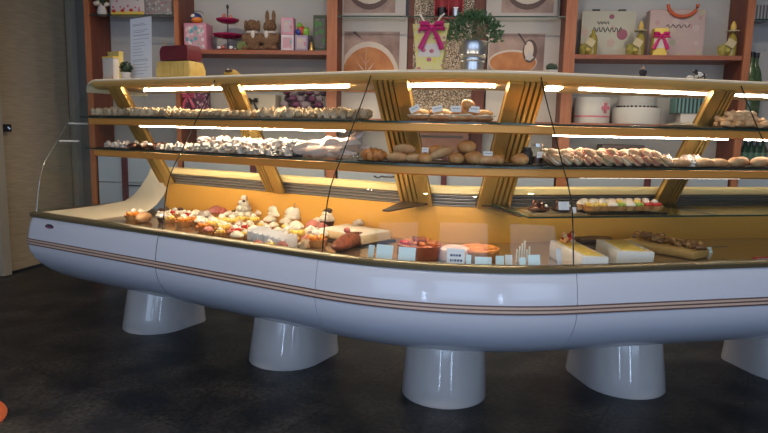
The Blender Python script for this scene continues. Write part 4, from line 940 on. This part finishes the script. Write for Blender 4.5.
# --- top shelf, right
o = tray(1.62, 1.98, .38, .62, S1, 'flat silver tray on the top right shelf near the gold bracket', silver_tray)
mb = MB(); c = pos(1.83, .46, S1+.009); mb.ell((0, 0, .007), (.07, .04, .010), 0, 14, .7, 50, 1, .006); o = mb.build('crumpled_napkin', mt('kraft', (.48, .38, .24), .7)); place(o, c, aR); tag(o, 'crumpled paper lying on the silver tray', 'paper')
tray(2.02, 2.45, .38, .70, S1, 'dark tray heaped with curly fritters at right end of top shelf')
for k in range(30):
    U = 2.24+rng.gauss(0, .085); U = min(max(U, 2.05), 2.42); o_ = rng.uniform(.42, .64); lvl = 0 if k < 13 else 1 if k < 23 else 2
    put('twist', pos(U if lvl == 0 else 2.24+(U-2.24)*(.7 if lvl == 1 else .4), o_ if lvl == 0 else .5, S1+.004+lvl*.027), rng.uniform(0, 6), rng.uniform(.8, 1.05), 'pale curly fritter in the heap at right end of the top shelf', 'pastry', 'curly fritters heaped on the top shelf')
# --- second shelf, left
tray(-2.05, -1.25, .33, .62, S2, 'dark tray of dark and pale pastries at left end of the second shelf')
tray(-1.23, -.42, .33, .62, S2, 'dark tray piled with white sugared pastries on the second shelf')
for r_i, o in enumerate((.365, .44, .52)):
    for U in rowU(-2.0, -1.28, .085, o):
        key = 'darkp' if -1.78 < U < -1.50 or rng.random() < .12 else 'mer'
        if key == 'darkp': put(key, pos(U, o, S2+.0045), rng.uniform(0, 6), rng.uniform(.85, 1.05), 'dark chocolate pastry on the second shelf, left tray', 'pastry', 'chocolate pastries on left second-shelf tray')
        else: put(key, pos(U, o, S2+.0045), rng.uniform(0, 6), rng.uniform(.6, .8), 'small pale sugared pastry on the second shelf, left tray', 'pastry', 'pale pastries on left second-shelf tray')
for r_i, (o, dz) in enumerate(((.37, 0), (.45, 0), (.53, 0), (.42, .036), (.50, .036))):
    for U in rowU(-1.19+(.03 if dz else 0), -.45, .088, o):
        put(rng.choice(('mer', 'mer2')), pos(U+rng.uniform(-.01, .01), o, S2+.0045+dz), rng.uniform(0, 6), rng.uniform(.85, 1.05), 'white sugar-dusted pastry in the pile on the second shelf, left', 'pastry', 'white sugar-dusted pastries piled on second shelf')
# wrapped loaf in clear plastic
c = pos(-.235, .44, S2+.001); r0 = tag(empty('wrapped_bread', c, aL), 'long bread in shiny crinkled clear plastic on the second shelf, beside croissant', 'bread')
mb = MB(); mb.ell((-.02, 0, .036), (.19, .05, .034), 0, 20, .12, 12, 3, .034); mb.build('loaf', mt('white_loaf', (.70, .50, .38), .6, var=(.8, .66, .55), scale=14), r0)
mb = MB(); Mw = Matrix.Rotation(-.10, 4, 'Y'); mb.ell((.0, 0, .058), (.245, .075, .050), 0, 34, .55, 22, 5, .055, M=Mw)
mb.tube([(.10, 0, .08), (.17, .0, .12), (.20, .01, .15)], [.035, .03, .008], 0, 10); mb.build('plastic_bag', wrap_m, r0)
c = at_o(374, 158, .38, S2+.006); o = P['croi'].get(); place(o, c, angxy(c)+.25, .78); tag(o, 'golden brown croissant beside the plastic-wrapped bread', 'croissant')
# --- second shelf, middle: rolls
tray(.0, .98, .33, .62, S2, 'dark tray of bread rolls in the middle of the second shelf')
rolls = [('long', 397, 0, .8, 'long pale roll at left of the roll tray, lower one', .38), ('long', 416, 0, .75, 'long pale roll under the stacked one on the roll tray', .38), ('long', 404, .040, .85, 'long pale roll lying across the two lower ones, left', .40),
         ('roll', 425, 0, .75, 'small round roll below the small price card', .36), ('roll', 436, .018, 1.05, 'golden round roll behind the slanted one', .46), ('long', 443, .012, .85, 'golden long roll lying slanted in the middle of the tray', .37),
         ('roll', 456, 0, .8, 'floury small roll right of the slanted long roll', .37), ('roll', 466, .052, .95, 'golden round roll on top of the right-hand pile', .43), ('roll', 462, 0, .9, 'golden roll at the bottom of the right-hand pile, back', .47), ('roll', 474, 0, .95, 'golden round roll at the foot of the right-hand pile, front', .385),
         ('long', 487, 0, .7, 'small pale roll beside the white cup-like card', .37), ('roll', 497, 0, .75, 'small roll just left of the empty part of the tray', .39), ('roll', 520, 0, .85, 'single pale roll standing alone right of the others', .38)]
for key, u, dz, sc, lab, o in rolls:
    p = at_o(u, 160, o, S2+.005+dz); ry = -.35 if 'slanted' in lab and 'lying' in lab else 0
    if ry: p.z += .016
    put(key, p, angxy(p)+rng.uniform(-.2, .2), sc, lab, 'bread roll', ry=ry)
p = at_o(425, 155, .40, S2+.045); card(p, angxy(p), .034, .034, 'small white card with blue writing above the small round roll', .1, 2)
p = at_o(488, 155, .40, S2+.034); card(p, angxy(p), .046, .034, 'white card standing behind the small pale roll, right middle', .1, 2)
p = at_o(537, 152, .48, S2+.005); r0 = tag(empty('glass_jar', p, angxy(p)), 'clear glass jar with dark contents and lid on the second shelf', 'jar')
MB().lathe([(.033, 0), (.035, .005), (.035, .075), (.028, .09), (.028, .095)], 0, 20).build('jar_glass', glassm, r0); MB().lathe([(.031, .004), (.031, .04), (.002, .042)], 0, 18).build('contents', choc, r0); MB().lathe([(.030, .09), (.031, .105), (.004, .106)], 0, 18).build('lid', silver_tray, r0); MB().box((0, -.036, .05), (.035, .002, .03)).build('jar_label', white_paper, r0)
p = at_o(527, 152, .5, S2+.005); r0 = tag(empty('black_jar', p, angxy(p)), 'black jar beside the clear glass jar on second shelf', 'jar'); MB().lathe([(.028, 0), (.030, .005), (.030, .06), (.02, .075)], 0, 18).build('jar_body', black, r0); MB().lathe([(.022, .0755), (.022, .085)], 0, 16).build('lid', dark_metal, r0)
# --- second shelf, right: filled pastries
tray(1.03, 2.05, .33, .62, S2, 'dark tray of overlapping filled pastries on the right second shelf')
tray(2.08, 3.0, .33, .62, S2, 'dark tray of brown rolls at right end of the second shelf')
for r_i, (o, dz) in enumerate(((.36, 0), (.425, .0), (.49, 0), (.39, .026), (.455, .026))):
    for U in rowU(1.06, 1.70, .056 if dz == 0 else .064, o):
        f = (U-1.06)/.64; keys = ('shell', 'gshell', 'shell', 'gshell') if f < .17 else ('pshell', 'pshell', 'gshell', 'pshell', 'shell')
        put(rng.choice(keys), pos(U, o, S2+.004+dz), aR+rng.uniform(-.35, .35), rng.uniform(.9, 1.15), 'overlapping cream-filled shell pastry in the long row, right second shelf', 'pastry', 'cream-filled shell pastries on the right second shelf')
for k, (U, o, key) in enumerate(((1.76, .35, 'long'), (1.75, .46, 'mer'), (1.80, .43, 'mer2'), (1.83, .36, 'mer2'), (1.87, .45, 'mer'), (1.91, .37, 'long'), (1.93, .46, 'mer'), (2.01, .38, 'long'))):
    put(key, pos(U, o, S2+.0045), aR+rng.uniform(-.3, .3), rng.uniform(.7, .85) if key != 'mer' else .95, 'pale pastry between the filled shells and the brown rolls', 'pastry', 'pale pastries right of the filled shells')
for k, U in enumerate((2.13, 2.20, 2.27, 2.34, 2.41)):
    put('long', pos(U, .38+(k % 2)*.06, S2+.005), aR+.3, .95, 'glazed brown long roll at the right end of the second shelf', 'bread roll', 'brown rolls at right end of second shelf').active_material
# --- lower shelf (right only)
p = at_z(553, 211, S3); Ua = Uof(at_z(531, 214, S3)); Ub = Uof(at_z(583, 214, S3))
tray(Ua, Ub, .34, .50, S3, 'pale tray with chocolate pastries on the low shelf', mt('tray_gold', (.5, .42, .28), .3, .6))
for i, (u, lab) in enumerate(((539, 'dark chocolate pastry at left of the low shelf'), (562, 'dark chocolate pastry under the white card, low shelf'))):
    p = at_z(u, 212, S3+.0045); r0 = tag(empty('chocolate_pastry', p, angxy(p)), lab, 'pastry')
    MB().ell((0, 0, .017), (.055, .04, .02), 0, 16, .3, 40, i, .016).build('pastry_body', choc, r0)
    mb = MB()
    for k in range(5): mb.ell((.022*cos(k*1.3)-.004, .018*sin(k*1.3), .036+.004*(k % 3)), (.013, .012, .016), 0, 8, .4, 80, k)
    mb.build('chocolate_shards', choc, r0); MB().ell((.03, -.01, .032), (.012, .010, .008), 0, 8, .2).build('cream_dot', creamf, r0)
p = at_z(564, 210, S3+.045); card(p, angxy(p), .055, .04, 'white card propped on the chocolate pastry, low shelf', .2, 0)
p = at_z(574, 213, S3+.01); card(p, angxy(p)+.2, .03, .03, 'small white card right of the chocolate pastries, low shelf', .2, 0)
Ua, Ub = Uof(at_z(585, 214, S3)), Uof(at_z(664, 214, S3))
tray(Ua, Ub, .33, .62, S3, 'foil-lined dark tray of fruit pieces on the low shelf', tray_m, lip=.012)
mb = MB(); c = pos((Ua+Ub)/2, .48, S3+.005)
mb.add([pos(Ua+.015+(Ub-Ua-.03)*i/14, .36+.24*j/6, S3+.006+abs(noise.noise(Vector((i*.9, j*.8, 0))))*.012)-c for i in range(15) for j in range(7)], [(i*7+j, i*7+j+1, i*7+j+8, i*7+j+7) for i in range(14) for j in range(6)], 0, False); o = mb.build('foil_sheet', foil); o.location = c; tag(o, 'crinkled foil sheet lining the fruit tray on the low shelf', 'foil')
cols = ['ytart', 'ytart', 'tart', 'gtart', 'tart', 'gtart', 'rtart', 'rtart']
for i in range(8):
    for j, o_ in enumerate((.385, .46)):
        U = Ua+.04+(Ub-Ua-.08)*i/7; k_ = cols[i] if j == 0 else rng.choice(('tart', cols[i]))
        nm = {'ytart': 'yellow fruit tartlet with cream', 'tart': 'white cream tartlet', 'gtart': 'green fruit tartlet', 'rtart': 'red berry tartlet with cream'}[k_]
        put(k_, pos(U, o_, S3+.018), rng.uniform(0, 6), (1.4, 1.4, 1.15), nm+' on the foil tray of the low shelf', 'tart', nm+'s on the foil tray')
# ------------------------------------------------------------------ pastries on the deck
Z = DK+.001
def dput(key, u, v, sc, label, cat='pastry', group=None, rz=None, dz=0, ry=0):
    p = at_z(u, v, Z+dz); sc *= 1.28; return put(key, p, rng.uniform(0, 6) if rz is None else angxy(p)+rz, sc, label, cat, group, ry=ry)
def base_tray(u0, v0, u1, v1, depth, label, m=tray_m):
    a, b = at_z(u0, v0, Z), at_z(u1, v1, Z); c = (a+b)/2; d = (b-a); n = Vector((-d.y, d.x, 0)).normalized()
    r0 = None
for i, (key, u, v, sc, lab) in enumerate((
    ('otart', 133, 220, 1.3, 'orange fruit tart, leftmost on the deck'), ('tart', 139, 216, .9, 'flat cream tart behind the leftmost orange tart'), ('long', 144, 222, .85, 'glazed orange bun second from left on the deck'),
    ('cup', 163, 223, .95, 'dark chocolate cupcake at the left end of the pastry rows'), ('dtart', 167, 217, 1.15, 'white tart with dark top, left end rear row'), ('ytart', 169, 223, 1.1, 'yellow custard tart beside the dark cupcake'),
    ('rtart', 175, 217, 1.1, 'red berry tart behind the yellow custard tart, left'), ('dtart', 181, 218, 1.25, 'large white tart with dark top and red beside it'), ('otart', 184, 226, 1.3, 'orange glazed tart in front row, left'),
    ('rtart', 189, 219, 1.0, 'red-topped tart right of the big dark-topped one'), ('tart', 196, 219, 1.1, 'white cream puff right of the red tarts'), ('otart', 192, 224, 1.1, 'small orange tart behind the front orange one'),
    ('mer', 204, 221, .9, 'cream pastry in the middle of the left cluster, rear'), ('tart', 201, 226, 1.1, 'white cream tart in front of the rear cream pastry'), ('mer', 211, 225, .8, 'white sugared pastry left of the custard tarts'),
    ('ptart', 216, 218, 1.5, 'pink round glazed pastry behind the custard tarts'), ('ptart', 222, 218, 1.3, 'second pink glazed pastry, near the dark cups'), ('ytart', 214, 230, 1.3, 'yellow custard tart in front row below the pink pastries'),
    ('ytart', 222, 226, 1.3, 'yellow custard tart behind the front one, centre left'), ('ytart', 232, 227, 1.3, 'yellow custard tart left of the berry slices'), ('tart', 229, 219, 1.0, 'cream tart beside the dark grey cups'),
    ('otart', 204, 231, 1.2, 'flat golden tart in the very front, left'), ('ytart', 224, 233, 1.2, 'yellow tart touching the front edge'), ('cup', 234, 219, .6, 'small dark cup left of the cream tower'),
    ('rtart', 235, 236, 1.1, 'red berry tart left of the paper-wrapped slices'), ('rtart', 243, 232, 1.0, 'red berry tart just behind the paper-wrapped slices'), ('tart', 237, 241, 1.0, 'small white tart at the front left of the slices'),
    ('ytart', 242, 224, 1.2, 'yellow tart at the foot of the cream tower'), ('ytart', 254, 225, 1.2, 'yellow tart right of the cream tower foot'),
    ('wtart', 263, 220, 1.7, 'cream tart with wafer sticks, right of the tower'), ('wtart', 277, 222, 1.8, 'cream tart with two upright wafers, middle rear'), ('wtart', 294, 225, 1.75, 'cream tart with wafers left of the cupcakes'),
    ('tart', 270, 225, 1.1, 'small cream tart between the two left wafer tarts'), ('tart', 286, 227, 1.1, 'small cream tart between the two right wafer tarts'),
    ('cup', 309, 224, 1.15, 'cream cupcake with chocolate crumble, left one of two'), ('cup', 328, 229, 1.3, 'large cupcake with chocolate crumble, right one of two'), ('tart', 318, 228, 1.2, 'white tart between the two cupcakes'), ('ptart', 313, 232, 1.3, 'pink pastry in front of the two cupcakes'),
    ('ptart', 322, 233, 1.1, 'small pink pastry right of the other pink one'), ('ytart', 297, 240, 1.4, 'yellow cream tart right of the paper-wrapped slices'), ('tart', 296, 233, 1.3, 'white cream tart behind the yellow cream tart'), ('otart', 316, 246, 1.5, 'orange fruit tart on pastry base in front row, centre'),
    ('finger', 304, 249, 1.0, 'pale finger pastry near the front edge, centre left'), ('tart', 311, 238, 1.2, 'white cream tart behind the orange fruit tart'), ('tart', 322, 240, 1.1, 'white cream tart left of the chocolate log'))):
    dput(key, u, v, sc, lab)
for i in range(30):      # the crowded middle of the left deck
    u = 200+i*4.1; v = (222.5, 227.5, 233.5)[i % 3]+(u-200)*.105+rng.uniform(-.8, .8)
    if 250 < u < 292 and i % 3 == 2: v += 9
    key = ('tart', 'ytart', 'mer', 'ytart', 'ptart', 'tart')[(i*5) % 6]
    nm = {'tart': 'small white cream tart', 'ytart': 'small yellow custard tart', 'mer': 'small sugar-dusted pastry', 'ptart': 'small pink glazed pastry'}[key]
    dput(key, u, v, .85, nm+' squeezed among the larger tarts, left half of the deck', 'pastry', nm+'s squeezed among the larger tarts')
# cream tower
p = at_z(244, 221, Z); r0 = tag(empty('cream_tower', p, aL), 'tall tower of piped cream puffs with candied topping, deck left', 'pastry'); r0.scale = (1.25, 1.25, 1.25)
mb = MB(); mb.lathe([(.05, 0), (.052, .01), (.05, .02)], 0, 20); mb.build('base_biscuit', crust_m, r0)
mb = MB()
for lv, (n_, rr, zz) in enumerate(((5, .032, .038), (4, .022, .070), (3, .013, .100), (1, 0, .128))):
    for k in range(n_): mb.ell((rr*cos(k*2*pi/n_+lv), rr*sin(k*2*pi/n_+lv), zz), (.022-.002*lv, .022-.002*lv, .020-.001*lv), 0, 12, .25, 70, k+lv)
mb.build('cream_puffs', creamf, r0); mb = MB()
for k in range(5): mb.ell((.022*cos(k*1.9), .022*sin(k*1.9)-.008, .06+.018*k), (.008, .008, .007), k % 2, 8)
mb.build('candied_pieces', [pinkc, choc], r0)
# paper-wrapped slices (white)
for i in range(7):
    u = 256+i*5.5; v = 238+i*1.6; p = at_z(u, v, Z); r0 = tag(empty('wrapped_slice', p, angxy(p)+.25), 'white slice in folded white paper, row in front of the wafer tarts', 'pastry', 'paper-wrapped slices in a row')
    MB().rbox((0, 0, 0), (.026, .155, .050), 0, .005, lump=.006, seed=i).build('slice', mousse_m, r0)
    mb = MB(); mb.prism([(-.015, 0), (.015, 0), (.016, .050), (.013, .062), (.010, .05), (-.010, .05), (-.013, .064), (-.016, .05)], -.080, .080); mb.build('paper_wrap', white_paper, r0)
# long cakes: yellow sponge slab and iced cake on dark board
def slab(name, u0, v0, u1, v1, depth, h, side, top, label, lump=.004, topn='icing', board=None, th=.008):
    a, b = at_z(u0, v0, Z), at_z(u1, v1, Z); d = b-a; rz = math.atan2(d.y, d.x); n = Vector((-d.y, d.x, 0)).normalized(); c = (a+b)/2+n*depth/2
    r0 = tag(empty(name, c, rz), label, 'cake'); z0 = 0
    if board: MB().rbox((0, 0, 0), (d.length+.05, depth+.04, .008), 0, .003).build('board', board, r0); z0 = .008
    MB().rbox((0, 0, z0), (d.length, depth, h), 0, .008, lump=lump).build('cake_body', side, r0)
    if top: MB().rbox((0, 0, z0+h-.004), (d.length*.97, depth*.96, th), 0, .005, lump=lump*.8).build(topn, top, r0)
    return r0, d.length, depth, z0+h
slab('sponge_slab', 324, 237, 347, 241, .12, .045, mt('sponge', (.80, .58, .28), .7, var=(.7, .46, .18), scale=30), creamf, 'yellow sponge slab with white icing, behind the chocolate log')
slab('iced_cake', 362, 246.5, 391, 241, .36, .052, mt('cake_side', (.66, .50, .28), .7), mt('white_icing', (.84, .78, .66), .5, bump=.4, bscale=25), 'large flat white-iced cake on dark board, centre of deck', .01, board=tray_m)
p = at_z(358, 236, Z+.0); r0 = tag(empty('meringue', p+Vector((.0, .06, .052)), aL), 'round grey-white meringue on the edge of the iced cake', 'pastry'); MB().ell((0, 0, .018), (.035, .03, .02), 0, 14, .3, 50, 2, .016).build('meringue_body', mering, r0); MB().ell((0, 0, .036), (.016, .016, .009), 0, 10, .3).build('peak', creamf, r0)
# chocolate log
a, b = at_z(336, 253, Z), at_z(361, 243, Z); d = b-a; r0 = tag(empty('chocolate_log', (a+b)/2+Vector((0, .02, 0)), math.atan2(d.y, d.x)), 'reddish brown log cake lying slanted in front of the iced cake', 'cake')
MB().ell((0, 0, .034), (d.length*.62, .05, .042), 0, 22, .16, 14, 2, .033).build('log_body', redcake2, r0)
mb = MB(); [mb.tube([(x, -.045, .03), (x+.01, -.02, .072), (x+.02, .02, .07)], .004, 0, 6) for x in (-.06, -.02, .03, .06)]; mb.build('glaze_drizzle', choc, r0)
mb = MB(); mb.ell((.03, .03, .088), (.022, .02, .016), 0, 12, .3); mb.build('pink_rosette', pinkc, r0)
# round caramel cake
p = at_z(420, 260, Z); p.y += .08; r0 = tag(empty('round_cake', p, 0), 'round red-brown caramel cake with raised top, centre of deck', 'cake')
MB().lathe([(.108, 0), (.114, .01), (.112, .05), (.116, .068), (.108, .076), (.095, .070), (.01, .068)], 0, 36, wav=.01, wn=18).build('cake_body', redcake, r0)
mb = MB()
for k in range(8): mb.tube([(.025*cos(k*pi/4), .025*sin(k*pi/4), .074), (.09*cos(k*pi/4+.3), .09*sin(k*pi/4+.3), .078)], .010, 0, 8)
mb.build('caramel_strips', mt('caramel', (.50, .20, .08), .3), r0); MB().rbox((.0, 0, .07), (.08, .07, .030), 0, .008, lump=.01).build('chocolate_block', redcake2, r0)
mb = MB(); mb.ell((-.07, -.05, .080), (.018, .015, .012), 0, 10); mb.ell((-.09, -.02, .08), (.015, .015, .012), 0, 10); mb.build('strawberry', redf, r0)
# iced cake disc in front
p = at_z(456, 262, Z); p.y += .07; r0 = tag(empty('glazed_disc_cake', p, 0), 'pale pink glazed low cake behind the written price card', 'cake'); MB().lathe([(.080, 0), (.083, .02), (.076, .055), (.055, .066), (.004, .07)], 0, 32).build('cake_body', mt('pale_pink_icing', (.66, .52, .50), .4), r0)
MB().lathe([(.095, 0), (.098, .004), (.094, .005)], 0, 32).build('cake_board', silver_tray, r0)
# lattice pie
p = at_z(481, 262, Z); p.y += .09; r0 = tag(empty('lattice_pie', p, 0), 'golden lattice-topped pie with dark filling, right of the round cake', 'pie')
MB().lathe([(.090, 0), (.108, .045), (.104, .050), (.09, .045), (.004, .043)], 0, 36, wav=.012, wn=24).build('crust', crust_m, r0)
MB().lathe([(.092, .0448), (.088, .049), (.004, .051)], 0, 32).build('filling', redcake, r0)
mb = MB()
for s in (-1, 1):
    for k in range(-2, 3):
        q_ = k*.034; hl_ = math.sqrt(max(.0001, .094**2-q_**2)); c_, s_ = cos(s*.6), sin(s*.6)
        mb.tube([(t*hl_*c_-q_*s_, t*hl_*s_+q_*c_, .053+.005*(1-t*t)+.002*s) for t in (-1, -.5, 0, .5, 1)], .0075, 0, 8)
mb.tube([(.099*cos(t), .099*sin(t), .050) for t in [2*pi*k/36 for k in range(37)]], .0095, 0, 8)
mb.build('lattice_top', mt('glazed_crust', (.78, .36, .10), .3, var=(.6, .2, .05), scale=20), r0)
# mousse bricks
def mousse(bl, br_, fr, h, label, topping=False):
    a, b, c_ = (at_z(*q, Z+h) for q in (bl, br_, fr)); dl = c_-b; L_ = dl.length; rz = math.atan2(dl.y, dl.x); ax = dl.normalized(); n = Vector((-ax.y, ax.x, 0))
    w = abs((b-a).dot(n)); c = (b+c_)/2-n*w/2*(1 if (b-a).dot(n) > 0 else -1); c.z = Z
    r0 = tag(empty('mousse_cake', c, rz), label, 'cake')
    MB().rbox((0, 0, 0), (L_, w, h), 0, .006, lump=.004).build('mousse_body', mousse_m, r0)
    MB().rbox((L_*.02, 0, h-.003), (L_*.86, w*.66, .006), 0, .004).build('yellow_glaze', custard, r0)
    if topping:
        mb = MB(); rr = random.Random(4)
        for k in range(16): mb.ell((-L_*.30+rr.uniform(-.03, .03), rr.uniform(-.03, .03), h+.012+.012*(k % 4)), (.014, .013, .012), k % 3, 8, .3, 60, k)
        mb.build('nuts_and_berries', [crust_m, redf, cookie_m], r0)
    return r0
mousse((554, 242), (574, 240), (610, 257), .090, 'white mousse brick cake with yellow top, nuts and red berries', True)
mousse((603, 243), (630, 240), (655, 252), .085, 'white mousse brick cake with plain yellow top, right one')
r0, L_, W_, ZT = slab('nut_cake', 655, 261, 706, 258, .18, .045, mt('praline_side', (.58, .36, .12), .6), None, 'long nut-covered cake at right on the deck')
a, b = at_z(633, 246, Z), at_z(704, 259, Z); d = b-a
bpy.data.objects.remove(r0.children[0]); r0.location = (a+b)/2+Vector((0, .02, 0)); r0.rotation_euler = (0, 0, math.atan2(d.y, d.x)); L_ = d.length
MB().rbox((0, -.02, 0), (L_*1.05, .17, .045), 0, .01, lump=.008).build('cake_body', MATS['praline_side'], r0)
mb = MB(); rr = random.Random(8)
for k in range(90): x = rr.uniform(-.5, .5); mb.ell((x*L_, rr.uniform(-.05, .06), .050+rr.uniform(0, .022)+.012*(x < -.1)), (rr.uniform(.013, .022), rr.uniform(.010, .018), rr.uniform(.010, .016)), k % 2, 7, .4, 80, k)
mb.build('nut_topping', [nut_m, mt('dark_nut', (.20, .09, .03), .4)], r0)
p = at_z(597, 244, Z); r0 = tag(empty('dark_round_cake', p+Vector((0, .08, 0)), 0), 'low dark chocolate cake behind the two mousse bricks', 'cake'); MB().lathe([(.11, 0), (.115, .01), (.11, .03), (.004, .034)], 0, 30).build('cake_body', choc, r0); MB().lathe([(.125, 0), (.128, .004), (.12, .005)], 0, 30).build('cake_board', dark_metal, r0)
# cards near the front glass
for (u, vt, wp, o_, lab, lines, m) in ((369.5, 246, 6, .12, 'narrow pale blue card right of the slanted log cake', 0, card_m), (383, 246, 17, .11, 'large blank pale blue card, left of a pair before the round cake', 0, card_m), (406, 248.5, 17, .10, 'large blank pale blue card, right of a pair before the round cake', 0, card_m),
        (456, 250, 17, .11, 'light card with three lines of dark writing leaning on pale cake', 3, white_paper), (469, 256, 5, .10, 'narrow blank card right of the written card', 0, card_m), (484, 258, 16, .08, 'blank pale blue card in front of the lattice pie', 0, card_m), (501, 257, 8, .08, 'small square blank card at right foot of the lattice pie', 0, card_m),
        (510, 256, 7, .11, 'small lilac-white card left of the spiky paper bits', 0, white_paper), (536, 256, 12, .09, 'blank bluish card left of the berry-topped mousse cake', 0, card_m), (524, 258.5, 6, .08, 'small bluish card between the lilac card and the larger one', 0, card_m), (562, 250, 5, .10, 'white sliver standing in for a reflection by the berry-topped mousse brick', 0, white_paper)):  # last sliver stands in for a bright reflection in the glass
    p = at_o(u, vt, o_); h = (p.z-Z)/cos(.3); w = wp*p.length/CF; p.z = Z; card(p, angxy(p), w, h, lab, .3, lines, m)
p = at_z(522, 262, Z); r0 = tag(empty('toothpick_flags', p, 0), 'bunch of short white paper picks left of the mousse cakes', 'picks')
for k in range(6):
    MB().tube([(k*.013-.03, 0, .0), (k*.012-.028, -.006, .065+.03*((k*5) % 4)/2)], .0045, 0, 6).build('pick', creamf, r0)
p = at_z(707, 253, Z); r0 = card(p, aR, .075, .034, 'pale blue price card on stand at right of the nut cake', .5, 1, card_m)
mb = MB(); mb.tube([(.03, 0, .034), (.13, .0, .036)], .0022, 0, 5); mb.build('stand_rod', chrome, r0)
p = at_z(762, 262, Z); r0 = tag(empty('red_white_sign', p, aR), 'red and white label strip at the right edge of the deck', 'sign')
mb = MB(); mb.rbox((.02, 0, 0), (.16, .012, .028), 0, .004); mb.build('strip', mt('sign_red', (.5, .05, .04), .4), r0); MB().box((.025, -.007, .014), (.13, .002, .012)).build('white_bar', white_paper, r0)
# ------------------------------------------------------------------ stool at lower left corner
p = at_z(-3, 424, .42)
r0 = tag(empty('orange_chair', (p.x-.16, p.y-.04, 0), .3), 'orange moulded seat just entering at the bottom left corner', 'chair')
MB().lathe([(.02, .40), (.14, .40), (.175, .415), (.19, .44), (.185, .45), (.15, .435), (.02, .428)], 0, 36).build('seat', mt('orange_plastic', (.55, .11, .03), .35), r0)
for k in range(4):
    a = pi/4+k*pi/2; MB().tube([(.11*cos(a), .11*sin(a), .405), (.17*cos(a), .17*sin(a), 0)], .010, 0, 10).build('leg', chrome, r0)
# ------------------------------------------------------------------ ceiling downlights (front ones glint in glass; aisle four added to light back wall)
lampm = mt('downlight_glow', (1, 1, 1), .4, emi=((1, .85, .62), 14))
for i, (x, y) in enumerate(((-.6, .9), (.5, .6), (1.7, 1.1), (-1.8, 1.5), (-1.6, 4.6), (-.3, 4.2), (1.0, 4.1), (2.3, 4.1))):  # last four are added over the aisle to brighten the back wall
    r0 = tag(empty('ceiling_downlight', (x, y, ZC), 0), 'round recessed downlight in the ceiling, front set plus an added set over the aisle', 'ceiling light', 'recessed ceiling downlights')
    MB().lathe([(.085, -.012), (.085, 0)], 0, 24).build('trim_ring', chrome, r0); MB().lathe([(.06, -.016), (.06, -.0125)], 0, 24).build('lens', lampm, r0)
    ld = bpy.data.lights.new('downlight', 'AREA'); ld.shape = 'DISK'; ld.size = .12; ld.energy = 14 if i < 4 else 12; ld.color = (1, .84, .66); lo = bpy.data.objects.new('downlight', ld); C.objects.link(lo); lo.location = (x, y, ZC-.03)
# ------------------------------------------------------------------ world + view
w = bpy.data.worlds.new('world'); bpy.context.scene.world = w; w.use_nodes = True
w.node_tree.nodes['Background'].inputs[0].default_value = (.55, .68, .95, 1); w.node_tree.nodes['Background'].inputs[1].default_value = 1.2
vs = bpy.context.scene.view_settings; vs.view_transform = 'Standard'; vs.look = 'None'; vs.gamma = 1; vs.use_curve_mapping = False; vs.exposure = 0
cy_ = bpy.context.scene.cycles
cy_.use_denoising = True; cy_.max_bounces = 8; cy_.transparent_max_bounces = 24; cy_.caustics_reflective = False; cy_.caustics_refractive = False; cy_.sample_clamp_indirect = 4
